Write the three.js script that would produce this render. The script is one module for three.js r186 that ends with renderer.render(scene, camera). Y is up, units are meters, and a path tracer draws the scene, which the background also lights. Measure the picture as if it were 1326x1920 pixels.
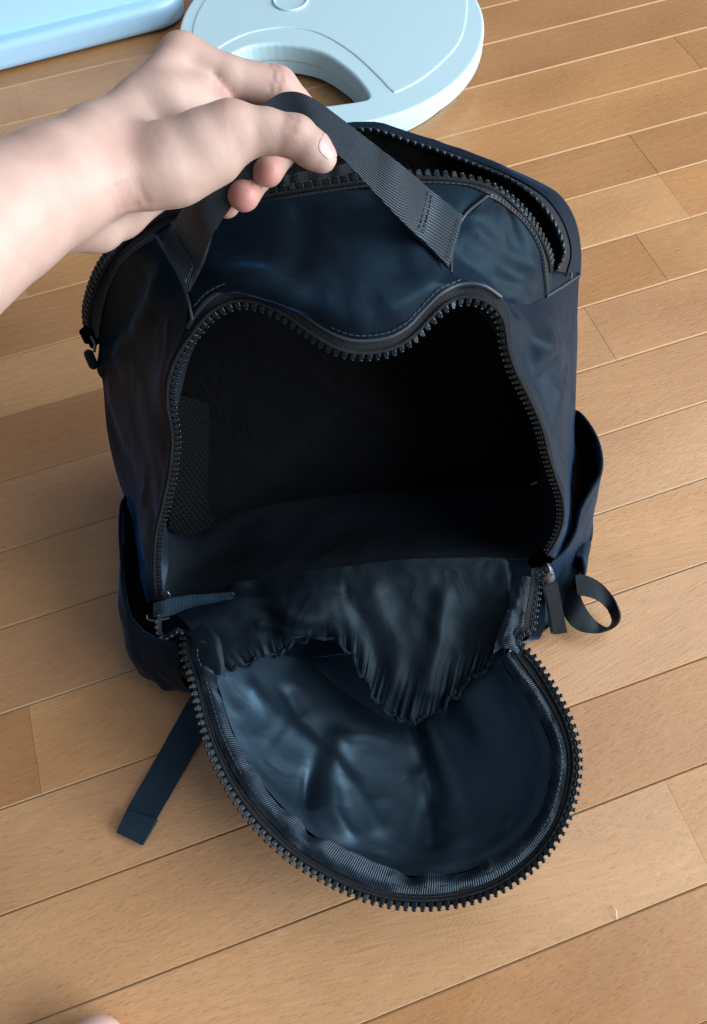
import * as THREE from 'three';
import { RoundedBoxGeometry } from 'three/addons/geometries/RoundedBoxGeometry.js';
import { mergeGeometries, mergeVertices } from 'three/addons/utils/BufferGeometryUtils.js';
import { ImprovedNoise } from 'three/addons/math/ImprovedNoise.js';
import { MarchingCubes } from 'three/addons/objects/MarchingCubes.js';
import { FontLoader } from 'three/addons/loaders/FontLoader.js';
import { TextGeometry } from 'three/addons/geometries/TextGeometry.js';
import { RectAreaLightUniformsLib } from 'three/addons/lights/RectAreaLightUniformsLib.js';

// ---------- camera, light, exposure ----------
const V = (x, y, z) => new THREE.Vector3(x, y, z);
const scene = new THREE.Scene();
const EYE = V(0, 0.6366, 0);
const camera = new THREE.PerspectiveCamera(68.0097, 707 / 1024, 0.02, 30);
camera.position.copy(EYE);
camera.up.set(0.0707, 0.446, -0.8922);
camera.lookAt(V(0, 0.6366 - 0.89446, -0.44715));
const renderer = new THREE.WebGLRenderer({ antialias: true });
renderer.setSize(707, 1024);
renderer.toneMapping = THREE.LinearToneMapping;
renderer.toneMappingExposure = 1.14;
renderer.shadowMap.enabled = true;
scene.background = new THREE.Color().setRGB(0.15, 0.185, 0.235);           // the room's even bounced light
RectAreaLightUniformsLib.init();
function areaLight(pos, target, w, h, color, intensity) {
  const l = new THREE.RectAreaLight(color, intensity, w, h);
  l.position.copy(pos); l.lookAt(target); scene.add(l); return l;
}
areaLight(V(3.0, 1.15, 0.6), V(0, 0.15, -0.25), 3.0, 2.7, new THREE.Color().setRGB(0.84, 0.94, 1.0), 12.3).name = 'window_light';
areaLight(V(1.3, 2.4, -0.7), V(0, 0, -0.3), 2.0, 1.8, new THREE.Color().setRGB(1.0, 0.97, 0.93), 2.3).name = 'overhead_fill';  // unseen overhead fill, added to lift the floor and hand

// ---------- small helpers ----------
let seed = 7;
const rnd = () => { seed = (seed * 1664525 + 1013904223) >>> 0; return seed / 4294967296; };
const rr = (a, b) => a + (b - a) * rnd();
const noise = new ImprovedNoise();
const N = (x, y, z) => noise.noise(x + 31.7, y + 17.3, z + 53.1);
const fbm = (x, y, z, o = 3) => { let a = 1, s = 0, f = 1; for (let i = 0; i < o; i++) { s += a * N(x * f, y * f, z * f); a *= 0.5; f *= 2.03; } return s; };
const clamp = (x, a = 0, b = 1) => Math.min(b, Math.max(a, x));
const smooth = (a, b, x) => { const t = clamp((x - a) / (b - a)); return t * t * (3 - 2 * t); };
const mix = (a, b, t) => a + (b - a) * t;
const used = {};
const numbered = (n) => { used[n] = (used[n] ?? -1) + 1; return used[n] ? `${n}_${String(used[n]).padStart(3, '0')}` : n; };
function shadows(o) { o.traverse((m) => { if (m.isMesh) { m.castShadow = m.receiveShadow = true; } }); return o; }
function thing(name, label, category, at = V(0, 0, 0)) {
  const g = new THREE.Group(); g.name = numbered(name); g.position.copy(at); g.userData = { label, category }; scene.add(g); return g;
}
const rootOf = (o) => { let a = o; while (a.parent && a.parent !== scene) a = a.parent; return a; };
// geometry is given in world metres and moved to the thing's own base
function part(name, geo, mat, parent, shared = false) {
  if (!shared) { const p = rootOf(parent).position; geo.translate(-p.x, -p.y, -p.z); }
  const m = new THREE.Mesh(geo, mat); m.name = name; m.castShadow = m.receiveShadow = true; parent.add(m); return m;
}
const lin = (r, g, b) => new THREE.Color().setRGB(r, g, b);
function tex(w, h, f, srgb = false) {
  const d = new Uint8Array(w * h * 4);
  for (let y = 0; y < h; y++) for (let x = 0; x < w; x++) {
    const c = f(x / w, y / h, x, y), i = (y * w + x) * 4;
    if (Array.isArray(c)) { d[i] = c[0] * 255; d[i + 1] = c[1] * 255; d[i + 2] = c[2] * 255; } else d[i] = d[i + 1] = d[i + 2] = clamp(c) * 255;
    d[i + 3] = 255;
  }
  const t = new THREE.DataTexture(d, w, h); t.wrapS = t.wrapT = THREE.RepeatWrapping; t.magFilter = THREE.LinearFilter; t.minFilter = THREE.LinearMipmapLinearFilter;
  if (srgb) t.colorSpace = THREE.SRGBColorSpace; t.needsUpdate = true; return t;
}
// noise that repeats over the unit square
const tileN = (u, v, fu, fv, s = 0) => {
  const a = u * Math.PI * 2, b = v * Math.PI * 2, ru = fu / 6.283, rv = fv / 6.283;
  return N(Math.cos(a) * ru + s, Math.sin(a) * ru + Math.cos(b) * rv, Math.sin(b) * rv + s * 1.7);
};

// ---------- materials ----------
const crinkle = tex(512, 512, (u, v) => {
  const a = 1 - Math.abs(tileN(u, v, 7, 7, 1)) * 2.2, b = 1 - Math.abs(tileN(u, v, 17, 17, 5)) * 2.2, c = tileN(u, v, 60, 60, 9);
  return 0.5 + 0.22 * (a - 0.6) + 0.12 * (b - 0.6) + 0.10 * c;
});
const weave = tex(128, 128, (u, v) => {
  const x = u * 16, y = v * 16, o = (Math.floor(x) + Math.floor(y)) % 2;
  return o ? Math.abs(Math.sin(Math.PI * x)) : Math.abs(Math.sin(Math.PI * y));
});
const ribs = tex(128, 128, (u, v) => 0.5 + 0.5 * Math.sin(Math.PI * 2 * 16 * v + 2.2 * Math.PI * u * 2) + 0.08 * Math.sin(u * 200));
const grosgrain = tex(128, 64, (u, v) => 0.5 + 0.5 * Math.sin(Math.PI * 2 * 16 * u));
const rep = (t, x, y) => { const c = t.clone(); c.repeat.set(x, y); c.needsUpdate = true; return c; };
const cloth = (o) => new THREE.MeshPhysicalMaterial({ side: THREE.DoubleSide, roughness: 0.5, sheen: 1, sheenRoughness: 0.45, ...o });
const M = {
  nylon: cloth({ color: lin(0.0046, 0.0092, 0.0165), specularIntensity: 0.2, roughness: 0.5, sheenColor: lin(0.11, 0.42, 1.0), specularColor: lin(0.35, 0.75, 1), bumpMap: rep(crinkle, 16, 16), bumpScale: 0.00018 }),
  lining: cloth({ color: lin(0.003, 0.006, 0.011), ior: 1.75, roughness: 0.5, sheenColor: lin(0.04, 0.11, 0.24), specularColor: lin(0.42, 0.72, 1), bumpMap: rep(crinkle, 16, 16), bumpScale: 0.0001 }),
  dark: cloth({ color: lin(0.0009, 0.0012, 0.002), roughness: 0.85, sheen: 0.1, specularIntensity: 0.3, sheenColor: lin(0.02, 0.03, 0.05), bumpMap: rep(crinkle, 10, 10), bumpScale: 0.0012 }),  // near-black, so the deep shade of pocket insides sits in the colour
  gathered: cloth({ color: lin(0.0022, 0.0042, 0.0078), specularIntensity: 0.4, roughness: 0.55, sheenColor: lin(0.08, 0.16, 0.30), specularColor: lin(0.6, 0.85, 1), bumpMap: rep(crinkle, 10, 10), bumpScale: 0.00035 }),
  shade: cloth({ color: lin(0.0055, 0.010, 0.016), roughness: 0.7, specularIntensity: 0.5, sheen: 0.15, sheenColor: lin(0.05, 0.09, 0.16), bumpMap: rep(crinkle, 10, 10), bumpScale: 0.0003 }),
  mesh: cloth({ color: lin(0.0010, 0.0014, 0.0023), roughness: 0.5, specularIntensity: 0.7, sheen: 0.1, sheenColor: lin(0.05, 0.08, 0.12), bumpMap: rep(weave, 17, 17), bumpScale: 0.003 }),
  web: cloth({ color: lin(0.010, 0.014, 0.020), roughness: 0.5, sheenColor: lin(0.08, 0.15, 0.25), specularColor: lin(0.7, 0.85, 1), bumpMap: rep(ribs, 60, 66), bumpScale: 0.0004 }),
  flatweb: cloth({ color: lin(0.010, 0.027, 0.047), roughness: 0.6, specularIntensity: 0.6, sheenColor: lin(0.05, 0.11, 0.20), bumpMap: rep(grosgrain, 60, 60), bumpScale: 0.0004 }),
  tape: cloth({ color: lin(0.005, 0.007, 0.011), roughness: 0.7, specularIntensity: 0.6, sheenColor: lin(0.025, 0.045, 0.07), bumpMap: rep(weave, 60, 60), bumpScale: 0.0005 }),
  binding: cloth({ color: lin(0.006, 0.010, 0.017), ior: 1.5, roughness: 0.48, sheenColor: lin(0.12, 0.2, 0.32), specularColor: lin(0.6, 0.8, 1), bumpMap: rep(grosgrain, 40, 40), bumpScale: 0.0005 }),
  tooth: new THREE.MeshPhysicalMaterial({ color: lin(0.005, 0.006, 0.008), roughness: 0.24, specularColor: lin(0.55, 0.82, 1) }),
  thread: new THREE.MeshStandardMaterial({ color: lin(0.014, 0.022, 0.033), roughness: 0.5 }),
  metal: new THREE.MeshStandardMaterial({ color: lin(0.15, 0.165, 0.18), metalness: 0.9, roughness: 0.35 }),
};

// ---------- cloth surfaces ----------
const spline = (pts, closed = false) => new THREE.CatmullRomCurve3(pts, closed, 'catmullrom', 0.5);
function loft(rows, nu, nv, closed = false) {
  const same = rows.every((r) => r.length === rows[0].length);
  const s = rows.map((r) => { const c = spline(r, closed), a = []; for (let i = 0; i <= nu; i++) a.push(same ? c.getPoint(i / nu) : c.getPointAt(i / nu)); return a; });
  const P = [];
  for (let j = 0; j <= nv; j++) P.push([]);
  for (let i = 0; i <= nu; i++) {
    if (rows.length === 2) { for (let j = 0; j <= nv; j++) P[j].push(s[0][i].clone().lerp(s[1][i], j / nv)); continue; }
    const c = spline(s.map((r) => r[i]));
    for (let j = 0; j <= nv; j++) P[j].push(c.getPoint(j / nv));
  }
  return { nu, nv, P };
}
function gridNormals(g, ref) {
  const { nu, nv, P } = g, n = [];
  let vote = 0;
  for (let j = 0; j <= nv; j++) { n.push([]); for (let i = 0; i <= nu; i++) {
    const a = P[j][Math.min(nu, i + 1)].clone().sub(P[j][Math.max(0, i - 1)]), b = P[Math.min(nv, j + 1)][i].clone().sub(P[Math.max(0, j - 1)][i]);
    const c = a.cross(b).normalize(); n[j].push(c); vote += c.dot(ref.clone().sub(P[j][i]));
  } }
  if (vote < 0) for (const r of n) for (const c of r) c.negate();
  g.flip = vote < 0; g.n = n; return g;
}
const distSeg = (p, a, b) => { const ab = b.clone().sub(a), t = clamp(p.clone().sub(a).dot(ab) / ab.lengthSq()); return p.distanceTo(a.clone().addScaledVector(ab, t)); };
function distPath(p, pts) { let d = 1e9; for (let i = 0; i + 1 < pts.length; i++) d = Math.min(d, distSeg(p, pts[i], pts[i + 1])); return d; }
function push(g, ref, f) {
  gridNormals(g, ref);
  const { nu, nv, P, n } = g;
  for (let j = 0; j <= nv; j++) for (let i = 0; i <= nu; i++) { const d = f(P[j][i], i / nu, j / nv); if (d) P[j][i] = P[j][i].clone().addScaledVector(n[j][i], d); }
  return gridNormals(g, ref);
}
function gridGeo(g, thick = 0.0012) {
  const { nu, nv, P, n } = g, pos = [], uv = [], idx = [], W = nu + 1;
  const len = (a) => { const o = [0]; for (let i = 1; i < a.length; i++) o.push(o[i - 1] + a[i].distanceTo(a[i - 1])); return o; };
  const mu = len(P[nv >> 1]), mv = len(P.map((r) => r[nu >> 1]));
  for (let j = 0; j <= nv; j++) for (let i = 0; i <= nu; i++) { const p = P[j][i]; pos.push(p.x, p.y, p.z); uv.push(mu[i], mv[j]); }
  const quad = (a, b, c, d) => { if (g.flip) idx.push(a, c, b, a, d, c); else idx.push(a, b, c, a, c, d); };
  for (let j = 0; j < nv; j++) for (let i = 0; i < nu; i++) quad(j * W + i, j * W + i + 1, (j + 1) * W + i + 1, (j + 1) * W + i);
  if (thick) {
    const o = pos.length / 3;
    for (let j = 0; j <= nv; j++) for (let i = 0; i <= nu; i++) { const p = P[j][i].clone().addScaledVector(n[j][i], -thick); pos.push(p.x, p.y, p.z); uv.push(mu[i], mv[j]); }
    for (let j = 0; j < nv; j++) for (let i = 0; i < nu; i++) quad(o + (j + 1) * W + i, o + (j + 1) * W + i + 1, o + j * W + i + 1, o + j * W + i);
    const ring = [];
    for (let i = 0; i < nu; i++) ring.push(i); for (let j = 0; j < nv; j++) ring.push(j * W + nu); for (let i = nu; i > 0; i--) ring.push(nv * W + i); for (let j = nv; j > 0; j--) ring.push(j * W);
    for (let k = 0; k < ring.length; k++) {
      const a = ring[k], b = ring[(k + 1) % ring.length], s = pos.length / 3;
      for (const q of [a, b, o + b, o + a]) { pos.push(pos[q * 3], pos[q * 3 + 1], pos[q * 3 + 2]); uv.push(uv[q * 2], uv[q * 2 + 1]); }
      quad(s + 3, s + 2, s + 1, s);
    }
  }
  const geo = new THREE.BufferGeometry();
  geo.setAttribute('position', new THREE.Float32BufferAttribute(pos, 3)); geo.setAttribute('uv', new THREE.Float32BufferAttribute(uv, 2));
  geo.setIndex(idx); geo.computeVertexNormals(); return geo;
}
const OUT = V(0.05, 0.62, 0.1);
// o: nu, nv, thick, ref, folds [[points, width, height], ...], crease (amplitude), scale, free (edges kept still: 0..1), extra(p,u,v)
function sheet(rows, o = {}) {
  const g = loft(rows, o.nu ?? 60, o.nv ?? 40, o.closed), ref = o.ref ?? OUT;
  push(g, ref, (p, u, v) => {
    const still = o.hold === false ? 1 : smooth(0, 0.12, u) * smooth(0, 0.12, 1 - u) * smooth(0, 0.12, v) * smooth(0, 0.12, 1 - v);
    const s = (o.scale ?? 22) * 0.62;
    const w = fbm(p.x * s, p.y * s, p.z * s, 2);
    let d = (o.crease ?? 0.0015) * (fbm(p.x * s * 0.8 + w, p.y * s * 0.8 - w, p.z * s * 0.8, 3) + 0.8 * (0.5 - Math.abs(fbm(p.x * s * 0.55 + 7 + 0.5 * w, p.y * s * 0.9, p.z * s * 0.7 + 3, 2)))) * still;
    for (const [pts, w, h] of o.folds ?? []) { const q = distPath(p, pts) / w; if (q < 3) d += h * Math.exp(-q * q) * (o.fade ? smooth(0.02, o.fade, v) : 1); }
    d += 0.30 * (o.crease ?? 0.0015) * (0.45 - Math.abs(fbm(p.x * s * 2.4 + 3, p.y * s * 1.7, p.z * s * 2.1, 2)) * 2) * still;
    return d + (o.extra ? o.extra(p, u, v) : 0);
  });
  return g;
}
function tube(pts, r, closed = false, seg = 0, sides = 6) {
  const c = Array.isArray(pts) ? spline(pts, closed) : pts;
  return new THREE.TubeGeometry(c, seg || Math.max(8, Math.ceil(c.getLength() / 0.004)), r, sides, closed);
}
function bead(curve, r, bump) {            // a tube with a rope-like pulse, for corded zip edges
  return tube(curve, r, false, Math.ceil(curve.getLength() / 0.0016), 5);
}
const stitchShape = new THREE.CapsuleGeometry(0.00045, 0.0019, 2, 5);
function stitches(curve, lift, every = 0.0034) {
  const L = curve.getLength(), n = Math.floor(L / every), out = [], q = new THREE.Quaternion(), up = V(0, 1, 0);
  for (let i = 0; i < n; i++) {
    const p = curve.getPointAt((i + 0.5) / n).addScaledVector(lift, 1), t = curve.getTangentAt((i + 0.5) / n);
    const g = stitchShape.clone(); g.applyQuaternion(q.setFromUnitVectors(up, t)); g.translate(p.x, p.y, p.z); out.push(g);
  }
  return mergeGeometries(out);
}

// ---------- zips ----------
function toothShape(p) {
  const base = new RoundedBoxGeometry(0.68 * p, 0.66 * p, 0.54 * p, 1, 0.10 * p); base.translate(0, -0.12 * p, 0);
  const neck = new THREE.BoxGeometry(0.36 * p, 0.26 * p, 0.38 * p); neck.translate(0, 0.26 * p, 0);
  const head = new THREE.SphereGeometry(0.25 * p, 8, 6); head.scale(1.2, 0.72, 1.0); head.translate(0, 0.42 * p, 0);
  const rib = new RoundedBoxGeometry(0.52 * p, 0.2 * p, 0.66 * p, 1, 0.05 * p); rib.translate(0, -0.24 * p, 0);
  const keep = (g) => { const n = g.index ? g.toNonIndexed() : g; n.deleteAttribute('uv'); return n; };
  return mergeGeometries([base, neck, head, rib].map(keep));
}
const teeth = {};
function zip(name, E, B, pitch, parent, o = {}) {
  const n = E.length, W = o.width ?? 0;
  const g = loft([B, E], Math.max(40, Math.round(spline(E).getLength() / 0.004)), 4);
  gridNormals(g, OUT);
  const tape = part(name, gridGeo(g, 0.001), M.tape, parent);
  const ce = spline(E), cb = spline(B), L = ce.getLength(), count = Math.round(L / pitch), shape = teeth[pitch] ??= toothShape(pitch), root = rootOf(parent).position, loose = [];
  // arc length -> index parameter, so that E and B stay paired
  const lens = ce.getLengths(400), at = (s) => { let k = 1; while (k < 400 && lens[k] < s) k++; return (k - 1 + (s - lens[k - 1]) / Math.max(1e-9, lens[k] - lens[k - 1])) / 400; };
  const cordPts = [];
  for (let i = 0; i < count; i++) {
    const t = at((i + 0.5) / count * L), p = ce.getPoint(t), b = cb.getPoint(t), tan = ce.getTangent(t).normalize();
    let out = p.clone().sub(b); out.addScaledVector(tan, -out.dot(tan)).normalize();
    let nor = tan.clone().cross(out); if (nor.dot(EYE.clone().sub(p)) < 0) { nor.negate(); }
    if (o.tilt) { const a = typeof o.tilt === 'function' ? o.tilt(t) : o.tilt, o2 = out.clone().multiplyScalar(Math.cos(a)).addScaledVector(nor, Math.sin(a)); nor = nor.multiplyScalar(Math.cos(a)).addScaledVector(out, -Math.sin(a)); out = o2; }
    const x = out.clone().cross(nor);
    const m = new THREE.Matrix4().makeBasis(x, out, nor);
    m.multiply(new THREE.Matrix4().makeRotationFromEuler(new THREE.Euler(rr(-0.07, 0.07), rr(-0.07, 0.07), rr(-0.06, 0.06))));
    m.setPosition(p.x - root.x, p.y - root.y, p.z - root.z);
    if (o.loose) loose.push(shape.clone().applyMatrix4(m));
    else { const k = new THREE.Mesh(shape, M.tooth); k.name = 'tooth'; k.applyMatrix4(m); k.castShadow = k.receiveShadow = true; tape.add(k); }
    if (i % 2 === 0) cordPts.push(p.clone().addScaledVector(out, -0.62 * pitch).addScaledVector(nor, 0.0008));
  }
  if (o.loose) { const k = new THREE.Mesh(mergeGeometries(loose), M.tooth); k.name = 'zipper_teeth'; k.userData.kind = 'stuff'; k.castShadow = k.receiveShadow = true; tape.add(k); }
  part('cord', tube(cordPts, 0.0011, false, count * 2, 5), M.tape, tape);
  return tape;
}
// a curve moved by w away from a centre, square to its own run
function away(pts, centre, w, back = V(0, 0, 0)) {
  const c = spline(pts), n = pts.length - 1;
  return pts.map((p, i) => {
    const t = c.getTangent(clamp(i / n, 0.001, 0.999)).normalize(), d = p.clone().sub(typeof centre === 'function' ? centre(i) : centre); d.addScaledVector(t, -d.dot(t)).normalize();
    return p.clone().addScaledVector(d, typeof w === 'function' ? w(i) : w).add(back);
  });
}

//==================================================================== the floor
const woodW = 0.0757, YAW = THREE.MathUtils.degToRad(-15.327), DU = V(Math.cos(YAW), 0, Math.sin(YAW)), DV = V(-Math.sin(YAW), 0, Math.cos(YAW)), OFF = -13.0139;
const grain = (u, v) => {                       // u along 1.2 m, v across 0.3 m
  const w = tileN(u, v, 5, 3, 2), w2 = tileN(u, v, 16, 9, 4);
  const r = Math.sin((v * 26 + 2.6 * w + 0.7 * w2) * Math.PI * 2);
  const fine = tileN(u, v, 110, 210, 6), pore = tileN(u, v, 200, 380, 8), blot = tileN(u, v, 9, 4, 11), fleck = tileN(u, v, 130, 130, 13);
  return { r, fine, pore, blot, fleck };
};
const G = (() => { const W = 1536, H = 512, a = []; for (let y = 0; y < H; y++) for (let x = 0; x < W; x++) a.push(grain(x / W, y / H)); return { W, H, a }; })();
const woodMap = tex(G.W, G.H, (u, v, x, y) => {
  const g = G.a[y * G.W + x];
  let k = 1 + 0.03 * g.r * (0.5 + 0.5 * clamp(g.blot * 3)) + 0.07 * g.fine + 0.20 * g.blot - 0.15 * smooth(0.22, 0.5, g.pore) + 0.10 * smooth(0.22, 0.5, g.fleck) * (g.pore > -0.1 ? 1 : 0);
  k *= 0.80;
  return [clamp(k), clamp(k * (0.985 + 0.05 * g.blot)), clamp(k * (0.97 + 0.09 * g.blot))];
});
const woodBump = tex(G.W, G.H, (u, v, x, y) => { const g = G.a[y * G.W + x]; return 0.6 + 0.2 * g.fine - 0.45 * smooth(0.2, 0.45, g.pore) + 0.25 * g.fleck; });
const woodRough = tex(256, 256, (u, v) => [0, 0.72 + 0.35 * tileN(u, v, 20, 20, 3), 0]);
const woodTones = [[0.53, 0.272, 0.112], [0.60, 0.318, 0.138], [0.45, 0.215, 0.082], [0.55, 0.298, 0.142], [0.49, 0.252, 0.114], [0.53, 0.258, 0.098]];
for (const t of [woodMap, woodBump]) t.repeat.set(1 / 1.2, 1 / 0.3);
const woods = woodTones.map((c) => new THREE.MeshPhysicalMaterial({ color: lin(...c), map: woodMap, bumpMap: woodBump, bumpScale: 0.00025, roughness: 0.5, roughnessMap: rep(woodRough, 2.5, 2.5), clearcoat: 0.3, clearcoatRoughness: 0.35 }));
const jointDustGlare = new THREE.MeshStandardMaterial({ color: lin(0.45, 0.26, 0.125), roughness: 0.7 });  // paler joint colour: seam glare painted in along with dust
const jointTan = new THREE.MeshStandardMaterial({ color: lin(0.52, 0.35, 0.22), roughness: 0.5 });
const jointDark = new THREE.MeshStandardMaterial({ color: lin(0.11, 0.06, 0.03), roughness: 0.8 });
const floor = new THREE.Group(); floor.name = 'floor'; floor.userData = { kind: 'structure', label: 'orange brown plank floor with pale joints of wear and painted glare' }; scene.add(floor);
const fp = (u, v, y = 0) => V(0, y, 0).addScaledVector(DU, u * woodW).addScaledVector(DV, (v + OFF) * woodW);
{
  const sub = new THREE.BoxGeometry(2.6, 0.02, 2.1); sub.rotateY(-YAW); sub.translate(0, -0.0125, -0.4); part('subfloor', sub, jointDark, floor);
  const far = new THREE.PlaneGeometry(12, 12); { const q = far.attributes.uv; for (let i = 0; i < q.count; i++) q.setXY(i, q.getX(i) * 12, q.getY(i) * 12); } far.rotateX(-Math.PI / 2); far.rotateY(-YAW); far.translate(0, -0.0045, -0.4); part('far_boards', far, woods[4], floor);
  const joints = { [-2]: -6.3, [-1]: -1.75, 0: 3.1, 2: 9.47, 4: 7.53, 6: 6.57, 8: 1.2, 10: -3.08, 11: 5.6, 12: 12.4, 13: 3.147, 14: -2.9 };
  for (let k = -14; k < 20; k++) {
    const j0 = joints[k] ?? rr(-6, 6), len = 12;
    const first = Math.floor((-24 - j0) / len), last = Math.ceil((24 - j0) / len);
    for (let i = first; i < last; i++) {
      const u0 = j0 + i * len, u1 = u0 + len, gap = 0.003, b = k < 9 ? 0.019 : 0.012, y0 = -0.0008 * rnd() * 0.4;
      // top face with a narrow chamfer on the long edges
      const ou = rr(0, 1.2), ov = rr(0, 0.3), pos = [], uv = [], idx = [], ns = 1;
      const ring = (dv, y) => [[u0 + gap * 0.4, y], [u1 - gap * 0.4, y]].map(([u]) => fp(u, dv, y));
      const rows = [[k + gap, -0.0016], [k + gap + b, y0], [k + 1 - gap - b, y0], [k + 1 - gap, -0.0016]];
      const face = (a, c, top) => {
        const s = pos.length / 3, q = [...ring(...a), ...ring(...c)];
        q.forEach((p, m) => { pos.push(p.x, p.y, p.z); const vv = m < 2 ? a[0] : c[0]; uv.push((m % 2 ? u1 - u0 : 0) * woodW + ou, (vv - k) * woodW + ov); });
        idx.push(s, s + 2, s + 1, s + 1, s + 2, s + 3);
      };
      const make = (list) => { pos.length = uv.length = idx.length = 0; list.forEach((f) => face(...f)); const g = new THREE.BufferGeometry(); g.setAttribute('position', new THREE.Float32BufferAttribute([...pos], 3)); g.setAttribute('uv', new THREE.Float32BufferAttribute([...uv], 2)); g.setIndex([...idx]); g.computeVertexNormals(); return g; };
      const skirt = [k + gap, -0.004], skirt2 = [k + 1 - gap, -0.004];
      const m = woods[k < 3 ? [2, 5, 4][Math.floor(rnd() * 3)] : Math.floor(rnd() * woods.length)], pale = k < 9 || k === 11 || k === 12 || k === 14;  // back rows take deeper orange tones: shading painted into the boards
      const plank = part('plank', make([[rows[1], rows[2]]]), m, floor);
      part('worn_glare_edge', make([[skirt, rows[0]], [rows[0], rows[1]], [rows[2], rows[3]], [rows[3], skirt2]]), pale ? jointDustGlare : jointTan, plank);  // bevel glare painted as a paler edge colour, besides wear
    }
  }
}

//==================================================================== pale plastic things behind
const palePlastic = new THREE.MeshPhysicalMaterial({ color: lin(0.46, 0.63, 0.69), roughness: 0.42, clearcoat: 0.15, clearcoatRoughness: 0.4, bumpMap: rep(crinkle, 3, 3), bumpScale: 0.0002 });
const bluePlastic = new THREE.MeshPhysicalMaterial({ color: lin(0.36, 0.57, 0.75), roughness: 0.38, clearcoat: 0.15, clearcoatRoughness: 0.4 });
{
  const C = V(0.015, 0, -0.998), stool = thing('step_stool', 'round pale blue plastic step stool with a crescent hand hole', 'stool', C);
  const flat = (pts) => pts.map((p) => new THREE.Vector2(p.x - C.x, -(p.z - C.z)));
  const hole = [V(-0.1138,0.045,-0.9545), V(-0.0882,0.045,-0.969), V(-0.0475,0.045,-0.9688), V(-0.0009,0.045,-0.9492), V(0.0306,0.045,-0.9137), V(0.0482,0.045,-0.8818), V(0.0573,0.045,-0.8556), V(0.0546,0.045,-0.845), V(0.0454,0.045,-0.8411), V(0.0197,0.045,-0.8381), V(-0.0058,0.045,-0.8369), V(-0.0438,0.045,-0.844), V(-0.0884,0.045,-0.8706), V(-0.1146,0.045,-0.9039), V(-0.1229,0.045,-0.9331)];
  const padPts = [V(-0.1322,0.045,-0.9642), V(-0.1086,0.045,-0.9835), V(-0.0812,0.045,-0.996), V(-0.04,0.045,-0.9991), V(0.0005,0.045,-0.9821), V(0.0388,0.045,-0.9393), V(0.0683,0.045,-0.8887), V(0.0822,0.045,-0.8609), V(0.0903,0.045,-0.858), V(0.1265,0.045,-0.8843), V(0.1647,0.045,-0.9303), V(0.1818,0.045,-0.9699), V(0.1927,0.045,-1.0282)];
  const disc = new THREE.Shape().absarc(0, 0, 0.1925, 0, Math.PI * 2);
  const holePath = new THREE.Path(new THREE.SplineCurve(flat([...hole, hole[0]])).getPoints(60)); disc.holes.push(holePath);
  const toWorld = (g, y) => { g.rotateX(-Math.PI / 2); g.translate(C.x, y, C.z); return g; };
  part('seat', toWorld(new THREE.ExtrudeGeometry(disc, { depth: 0.016, bevelEnabled: true, bevelThickness: 0.004, bevelSize: 0.004, bevelSegments: 4, curveSegments: 96 }), 0.024), palePlastic, stool);
  // raised pad: follows the hand hole, then the rim all the way round
  const pad2 = flat(padPts), rim = []; for (let i = 0; i <= 40; i++) { const a = Math.PI * (0.085 + 0.97 * i / 40); rim.push(new THREE.Vector2(0.176 * Math.cos(a), 0.176 * Math.sin(a))); }
  const padShape = new THREE.Shape(new THREE.SplineCurve([...pad2, ...rim]).getPoints(260));
  part('raised_pad', toWorld(new THREE.ExtrudeGeometry(padShape, { depth: 0.0004, bevelEnabled: true, bevelThickness: 0.0009, bevelSize: 0.0022, bevelSegments: 3 }), 0.0440), palePlastic, stool);
  // inset skirt and the wall round the hole
  const ringShape = new THREE.Shape().absarc(0, 0, 0.178, 0, Math.PI * 2); ringShape.holes.push(new THREE.Path().absarc(0, 0, 0.172, 0, Math.PI * 2));
  part('skirt', toWorld(new THREE.ExtrudeGeometry(ringShape, { depth: 0.026, bevelEnabled: false, curveSegments: 96 }), 0.001), palePlastic, stool);
  const hw = new THREE.SplineCurve(flat([...hole, hole[0]])).getPoints(60), cen = hw.reduce((a, p) => a.add(p), new THREE.Vector2()).multiplyScalar(1 / hw.length);
  const outer = new THREE.Shape(hw.map((p) => { const d = p.clone().sub(cen); return cen.clone().add(d.multiplyScalar(1 + 0.004 / d.length())); })); outer.holes.push(new THREE.Path(hw.map((p) => { const d = p.clone().sub(cen); return cen.clone().add(d.multiplyScalar(1 - 0.003 / d.length())); })));
  part('hole_wall', toWorld(new THREE.ExtrudeGeometry(outer, { depth: 0.032, bevelEnabled: false }), 0.006), palePlastic, stool);
  const boss = new THREE.TorusGeometry(0.022, 0.0016, 8, 40); boss.rotateX(Math.PI / 2); boss.translate(C.x - 0.05, 0.0462, C.z - 0.055); part('moulded_ring', boss, palePlastic, stool);
}
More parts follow.
